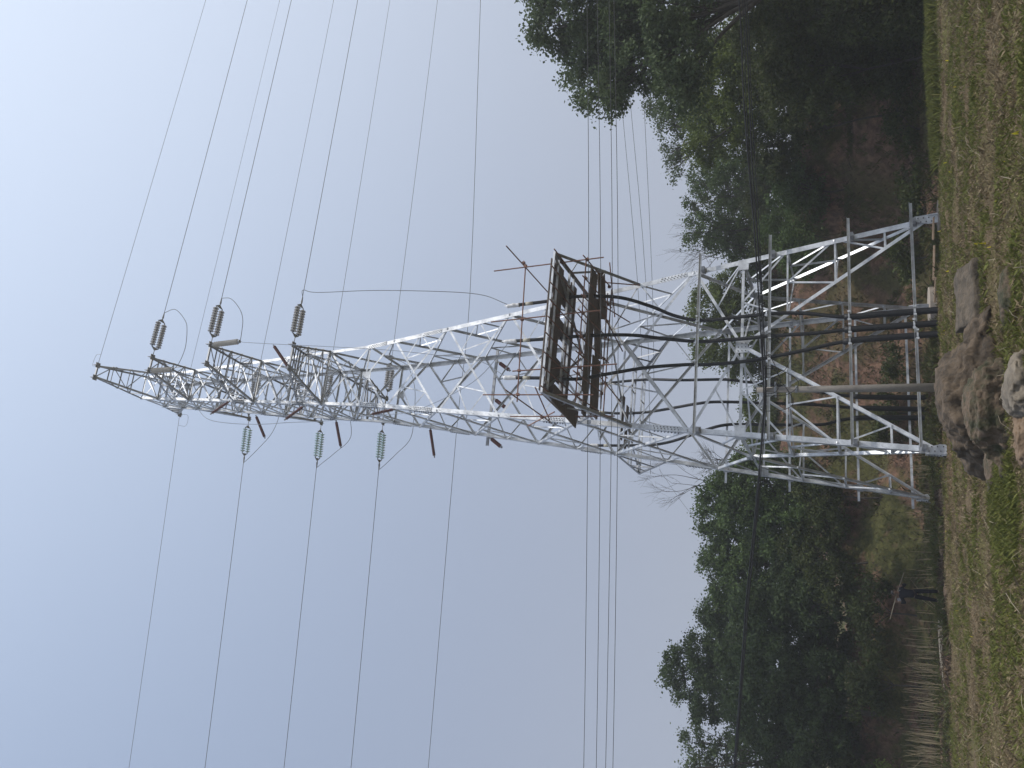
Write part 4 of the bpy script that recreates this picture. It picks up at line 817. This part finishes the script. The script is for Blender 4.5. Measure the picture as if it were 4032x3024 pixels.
bare((-4.9, 53, 0), 7.4, (-.08, 0), 5, 'leafless tree seen through the left edge of the tower')
bare((-20.9, 47, 0), 9.4, (-.05, 0), 6, 'leafless tree poking above the wood at the far left')

# ---------------------------------------------------------------- grass, litter, stalks, flowers (ground cover)
def blades(name, n, region, hgt, wid, cols, seed, lean=.5, patch=None, label=None, clumps=None, kind='stuff'):
    rng = np.random.default_rng(seed); x, y = region(rng, n)
    if clumps: # gather into tufts
        k = max(1, n // clumps); cxs, cys = region(rng, k); j = rng.integers(0, k, n); x = cxs[j] + rng.normal(0, .09, n); y = cys[j] + rng.normal(0, .09, n)
    if patch is not None:
        f = np.array([mnoise.noise(V((a * patch[0], b * patch[0], patch[2]))) for a, b in zip(x, y)]) + rng.normal(0, .08, len(x)); kp = f > patch[1]; x, y = x[kp], y[kp]
    n = len(x); z = np.array([terrain(float(a), float(b)) for a, b in zip(x, y)])
    h = hgt * rng.uniform(.4, 1.4, n); an = rng.uniform(0, 2 * np.pi, n); ww = wid * rng.uniform(.6, 1.4, n)
    lx, ly = rng.normal(0, lean, n) * h, rng.normal(0, lean, n) * h
    cx, sx = np.cos(an) * ww / 2, np.sin(an) * ww / 2
    v = np.stack([np.stack([x - cx, y - sx, z - .02], 1), np.stack([x + cx, y + sx, z - .02], 1), np.stack([x + cx * .7 + lx * .4, y + sx * .7 + ly * .4, z + h * .6], 1), np.stack([x - cx * .3 + lx, y - sx * .3 + ly, z + h], 1)], 1).reshape(-1, 3)
    me = bpy.data.meshes.new(name); me.vertices.add(4 * n); me.vertices.foreach_set('co', v.astype(np.float32).ravel())
    me.loops.add(4 * n); me.polygons.add(n); me.loops.foreach_set('vertex_index', np.arange(4 * n, dtype=np.int32)); me.polygons.foreach_set('loop_start', (np.arange(n) * 4).astype(np.int32))
    me.update(); me.validate()
    me.materials.append(mat(name + '_material', cols[0], .7, 0, spec=.25, island=cols, transl=.2))
    o = bpy.data.objects.new(name, me); COL.objects.link(o); tag(o, label, None, None, kind); return o
def wedge(y0, y1, xl=-1.0, xr=1.0, pw=1.0):
    def f(rng, n):
        y = y0 + (y1 - y0) * rng.random(n) ** pw; hwid = .52 * y + 1.5; return (xl + (xr - xl) * rng.random(n)) * hwid, y
    return f
G1 = [(.078, .092, .018), (.118, .134, .028), (.168, .178, .044), (.118, .108, .034)]
G2 = [(.140, .104, .056), (.205, .155, .086), (.30, .24, .145), (.095, .072, .042)]
G3 = [(.045, .056, .014), (.078, .090, .024), (.085, .066, .030)]
blades('grass', 170000, wedge(13, 33), .055, .015, G1, 1, .9, (.45, .06, 3.0), 'short green grass in patches over the foreground')
blades('dry_grass', 200000, wedge(13, 34), .030, .020, G2, 2, 1.4, (.5, -.35, 8.0), 'withered brown grass and litter over the foreground')
blades('weeds', 90000, wedge(13, 33), .085, .020, G1, 3, .8, (.55, .10, 5.0), 'tufts of green weeds in the foreground', clumps=26)
blades('dead_tufts', 40000, wedge(13, 33), .09, .014, G2, 13, .9, (.6, -.05, 12.0), 'withered brown tufts in the foreground', clumps=22)
blades('bank_grass', 150000, wedge(33, 60), .20, .045, G3, 4, .7, (.5, -.10, 6.0), 'dark rough grass on the ground and bank behind', clumps=10)
blades('bank_litter', 90000, wedge(33, 60), .12, .04, [(.05, .035, .022), (.10, .07, .045), (.03, .024, .016)], 5, .9, (.4, -.1, 2.0), 'brown dead growth on the bank behind')
blades('edge_grass', 22000, lambda rng, n: (6.9 + rng.random(n) * 14, 31.0 + rng.normal(0, .35, n)), .28, .03, G1, 6, .4, None, 'tall green grass along the edge of the ditch on the right')
blades('boulder_grass', 5000, lambda rng, n: (-3.4 + rng.random(n) * 2.2 + rng.normal(0, .2, n), 16.5 + rng.random(n) * 2.5), .13, .018, G1, 7, .7, None, 'grass growing by the left side of the boulders')
def around(cs):
    def f(rng, n):
        j = rng.integers(0, len(cs), n); c = np.array(cs)[j]; a = rng.uniform(0, 2 * np.pi, n); r = 1 + np.abs(rng.normal(0, .16, n)) - .08
        return c[:, 0] + np.cos(a) * c[:, 2] * r, c[:, 1] + np.sin(a) * c[:, 3] * r
    return f
RC = [(-.55, 20.4, 1.45, 1.5), (.45, 21.2, .9, 1.1), (-.75, 17.2, 1.0, .75), (-1.9, 18.8, 1.0, .9), (-.25, 14.6, .42, .5), (-.98, 14.9, .42, .3), (1.25, 15.6, .42, .35), (1.62, 20.7, .7, .85)]
blades('rock_edge_grass', 12000, around(RC), .10, .018, G1, 21, .7, None, 'grass pushing up round the foot of the boulders')
blades('rock_edge_litter', 9000, around(RC), .07, .03, G2, 22, 1.2, None, 'dry litter round the foot of the boulders')
rt = random.Random(77); tw = MB()
for i in range(260):
    y = 14 + 19 * rt.random(); x = (rt.random() * 2 - 1) * (.5 * y + 1); a_ = rt.uniform(0, 6.28); L_ = rt.uniform(.12, .5); z = terrain(x, y)
    tw.tube([(x, y, z + .02), (x + math.cos(a_) * L_ * .5, y + math.sin(a_) * L_ * .5, z + .04 + rt.uniform(0, .15)), (x + math.cos(a_) * L_, y + math.sin(a_) * L_, z + .03 + rt.uniform(0, .2))], rt.uniform(.003, .006), 3)
tag(tw.build('dry_twigs', mat('twig', (.20, .16, .11), .85, 0, (.34, .29, .21), 2)), 'pale dry twigs strewn over the foreground', kind='stuff')
blades('flowers', 260, wedge(14, 34, -1, 1), .10, .045, [(.55, .45, .02), (.65, .58, .03), (.5, .38, .02)], 8, .2, (.6, .05, 1.0), 'tiny yellow flowers dotted in the grass')
# dry stalks standing in rows behind the worker
rs = random.Random(9); st = MB()
for i in range(620):
    row = rs.randrange(7); y = 36.6 + row * .9 + rs.gauss(0, .12); x = -9.6 - rs.random() * 13.5
    if rs.random() < (.85 if x > -12 else .42): continue
    z = terrain(x, y); h = rs.uniform(.7, 1.55); lx, ly = rs.gauss(0, .07), rs.gauss(0, .07)
    if rs.random() < .07: lx *= 6
    st.tube([(x, y, z - .05), (x + lx * .5, y + ly * .5, z + h * .55), (x + lx * h, y + ly * h, z + h)], [.012, .010, .006], 4)
for i in range(60):
    x = -3.2 - rs.random() * 6; y = 38.5 + rs.random() * 3; z = terrain(x, y); h = rs.uniform(.5, 1.2); st.tube([(x, y, z), (x + rs.gauss(0, .1), y, z + h)], [.010, .006], 4)
tag(st.build('dry_stalks', mat('dry_stalk', (.17, .135, .08), .8, 0, (.30, .245, .15), 2.0)), 'rows of dead pale crop stalks standing behind the worker', kind='stuff')
fs_ = MB()
for i in range(46):
    x = -9.8 - rs.random() * 9; y = 35.3 + rs.gauss(0, .25) + (x + 9) * -.02; a_ = rs.gauss(0, .12); L_ = rs.uniform(.6, 1.6); z = terrain(x, y) + .05
    fs_.tube([(x, y, z), (x + L_ * math.cos(a_), y + L_ * math.sin(a_), z + .03)], .014, 4)
tag(fs_.build('fallen_stalks', mat('fallen_stalk', (.26, .23, .18), .85)), 'fallen pale stalks lying along the mud beside the worker', kind='stuff')

# ---------------------------------------------------------------- the worker
SKIN = mat('skin', (.16, .095, .065), .6); CLOTH = mat('dark_navy_cloth', (.010, .011, .016), .9, 0, (.018, .019, .027), 12, spec=.2); TROU = mat('black_trousers', (.009, .009, .012), .9, 0, (.015, .015, .020), 12, spec=.2)
HAIR = mat('black_hair', (.008, .007, .007), .6); BAG = mat('pale_grey_cloth', (.15, .15, .165), .85); HANDLE = mat('bamboo_handle', (.17, .145, .10), .6); IRON = mat('dark_iron', (.04, .038, .036), .6, .5)
def skin_obj(name, joints, edges, radii, m, parent, levels=2):
    me = bpy.data.meshes.new(name); me.from_pydata(joints, edges, []); me.update(); me.materials.append(m)
    o = bpy.data.objects.new(name, me); COL.objects.link(o); o.parent = parent
    me.skin_vertices or o.modifiers.new('Skin', 'SKIN')
    if not o.modifiers: o.modifiers.new('Skin', 'SKIN')
    for i, r in enumerate(radii):
        sv = me.skin_vertices[0].data[i]; sv.radius = r if isinstance(r, tuple) else (r, r)
    me.skin_vertices[0].data[0].use_root = True
    o.modifiers['Skin'].use_smooth_shade = True
    s = o.modifiers.new('Subdivision', 'SUBSURF'); s.levels = levels; s.render_levels = levels
    return o
PX, PY = -8.5, 35.4
wk = empty('person', (PX, PY, terrain(PX, PY)), R(12)); tag(wk, 'worker in dark clothes walking with a hoe over both shoulders', 'person')
J = [(0, 0, .95), (0, .01, 1.12), (0, .0, 1.33), (0, .0, 1.44), (0, -.03, 1.53), (0, -.05, 1.64), (0, -.04, 1.72),
     (.10, 0, .90), (.13, -.06, .50), (.15, .02, .10), (.16, -.12, .04), (-.10, 0, .90), (-.15, .05, .50), (-.20, .10, .12), (-.20, -.03, .04),
     (.19, 0, 1.40), (.34, -.04, 1.24), (.26, -.16, 1.42), (.23, -.13, 1.49), (-.19, 0, 1.40), (-.36, -.04, 1.26), (-.34, -.12, 1.48), (-.34, -.09, 1.55)]
E_ = [(0, 1), (1, 2), (2, 3), (3, 4), (4, 5), (5, 6), (0, 7), (7, 8), (8, 9), (9, 10), (0, 11), (11, 12), (12, 13), (13, 14), (2, 15), (15, 16), (16, 17), (17, 18), (2, 19), (19, 20), (20, 21), (21, 22)]
RD = [(.09, .07), (.09, .07), (.11, .075), .06, .05, (.078, .09), .06, .085, .06, .042, .035, .085, .06, .042, .035, .058, .044, .032, .030, .058, .044, .032, .030]
skin_obj('body', J, E_, RD, SKIN, wk)
skin_obj('jacket', [(0, 0, .86), (0, .01, 1.12), (0, 0, 1.34), (0, -.01, 1.46), (.19, 0, 1.41), (.35, -.04, 1.24), (.28, -.15, 1.38), (-.19, 0, 1.41), (-.37, -.04, 1.26), (-.345, -.11, 1.44)],
         [(0, 1), (1, 2), (2, 3), (2, 4), (4, 5), (5, 6), (2, 7), (7, 8), (8, 9)], [(.175, .13), (.15, .115), (.185, .125), .075, .078, .062, .05, .078, .062, .05], CLOTH, wk)
skin_obj('trousers', [(0, 0, 1.04), (.10, 0, .88), (.13, -.06, .50), (.15, .02, .12), (-.10, 0, .88), (-.15, .05, .50), (-.20, .10, .14)], [(0, 1), (1, 2), (2, 3), (0, 4), (4, 5), (5, 6)],
         [(.155, .115), .105, .08, .068, .105, .08, .068], TROU, wk)
for sx, a_, b2 in ((1, (.15, .04, .06), (.165, -.17, .035)), (-1, (-.20, .12, .07), (-.205, -.08, .035))):
    skin_obj('shoe', [a_, tuple((V(a_) + V(b2)) / 2), b2], [(0, 1), (1, 2)], [.05, .045, .04], HAIR, wk, 1)
hm = MB()
for i in range(9):
    for j in range(16):
        th = i / 8 * 1.75; ph = j / 16 * 2 * math.pi
        hm.v.append((.092 * math.sin(th) * math.cos(ph), -.035 + .105 * math.sin(th) * math.sin(ph) + .012, 1.665 + .105 * math.cos(th) + (.03 if math.sin(ph) < -.3 and i > 5 else 0)))
hm.f = [(i * 16 + j, i * 16 + (j + 1) % 16, (i + 1) * 16 + (j + 1) % 16, (i + 1) * 16 + j) for i in range(8) for j in range(16)]
hm.build('hair', HAIR, wk, True)
fc_ = MB(); fc_.tube([(0, -.135, 1.655), (0, -.16, 1.635), (0, -.135, 1.625)], [.008, .016, .012], 6)
for sx in (-1, 1): fc_.tube([(sx * .088, -.045, 1.68), (sx * .102, -.04, 1.655), (sx * .088, -.045, 1.625)], [.012, .018, .01], 6)
fc_.build('nose_and_ears', SKIN, wk, True)
fe = MB()
for sx in (-1, 1): fe.tube([(sx * .034, -.128, 1.672), (sx * .034, -.137, 1.672)], .010, 6)
fe.tube([(-.025, -.128, 1.592), (.025, -.128, 1.592)], .006, 5); fe.build('eyes_and_mouth', HAIR, wk)
for sx, hx in ((1, (.23, -.13, 1.50)), (-1, (-.34, -.09, 1.56))):
    fg = MB(); h0 = V(hx)
    for k, L_ in enumerate((.030, .036, .034, .026)):
        o0 = h0 + V((sx * (-.03 + .02 * k), -.01, 0)); fg.tube(crom([o0, o0 + V((0, -.025, .02 + L_ * .4)), o0 + V((0, .0, .045 + L_ * .3)), o0 + V((0, .022, .035))], 2), .0085, 5)
    fg.tube([h0 + V((-sx * .03, 0, -.01)), h0 + V((-sx * .05, -.02, .02)), h0 + V((-sx * .035, -.03, .045))], .010, 5); fg.build('fingers', SKIN, wk, True)
MB().box((-.33, -.10, 1.46), (-.22, -.02, 1.50), .09, .10).build('shoulder_cloth', BAG, wk)
MB().box((.05, -.115, 1.50), (.11, -.09, 1.44), .05, .02).build('collar', BAG, wk)
hoe = empty('hoe', (PX, PY, terrain(PX, PY) + 1.5), R(12)); tag(hoe, 'long-handled hoe lying across the shoulders of the worker', 'hoe')
MB().tube([(.78, -.02, -.22), (-.05, .06, .06), (-1.02, .02, .32)], .017, 8).build('handle', HANDLE, hoe)
MB().plate((-1.04, -.02, .34), (.9, .1, .3), (0, .2, 1), .07, .17, .012).build('blade', IRON, hoe)

# ---------------------------------------------------------------- hazy air
hz = MB().add([(-600, -330, -3), (600, -330, -3), (600, 680, -3), (-600, 680, -3), (-600, -330, 62), (600, -330, 62), (600, 680, 62), (-600, 680, 62)],
              [(0, 3, 2, 1), (4, 5, 6, 7), (0, 1, 5, 4), (1, 2, 6, 5), (2, 3, 7, 6), (3, 0, 4, 7)])
hm_ = bpy.data.materials.new('hazy_air'); hm_.use_nodes = True; n = hm_.node_tree; n.nodes.clear()
o_ = n.nodes.new('ShaderNodeOutputMaterial'); pv = n.nodes.new('ShaderNodeVolumePrincipled')
pv.inputs['Color'].default_value = (.97, .98, .97, 1); pv.inputs['Density'].default_value = 0.0013; pv.inputs['Anisotropy'].default_value = 0.3
n.links.new(pv.outputs[0], o_.inputs['Volume'])
tag(hz.build('haze', hm_), kind='stuff')
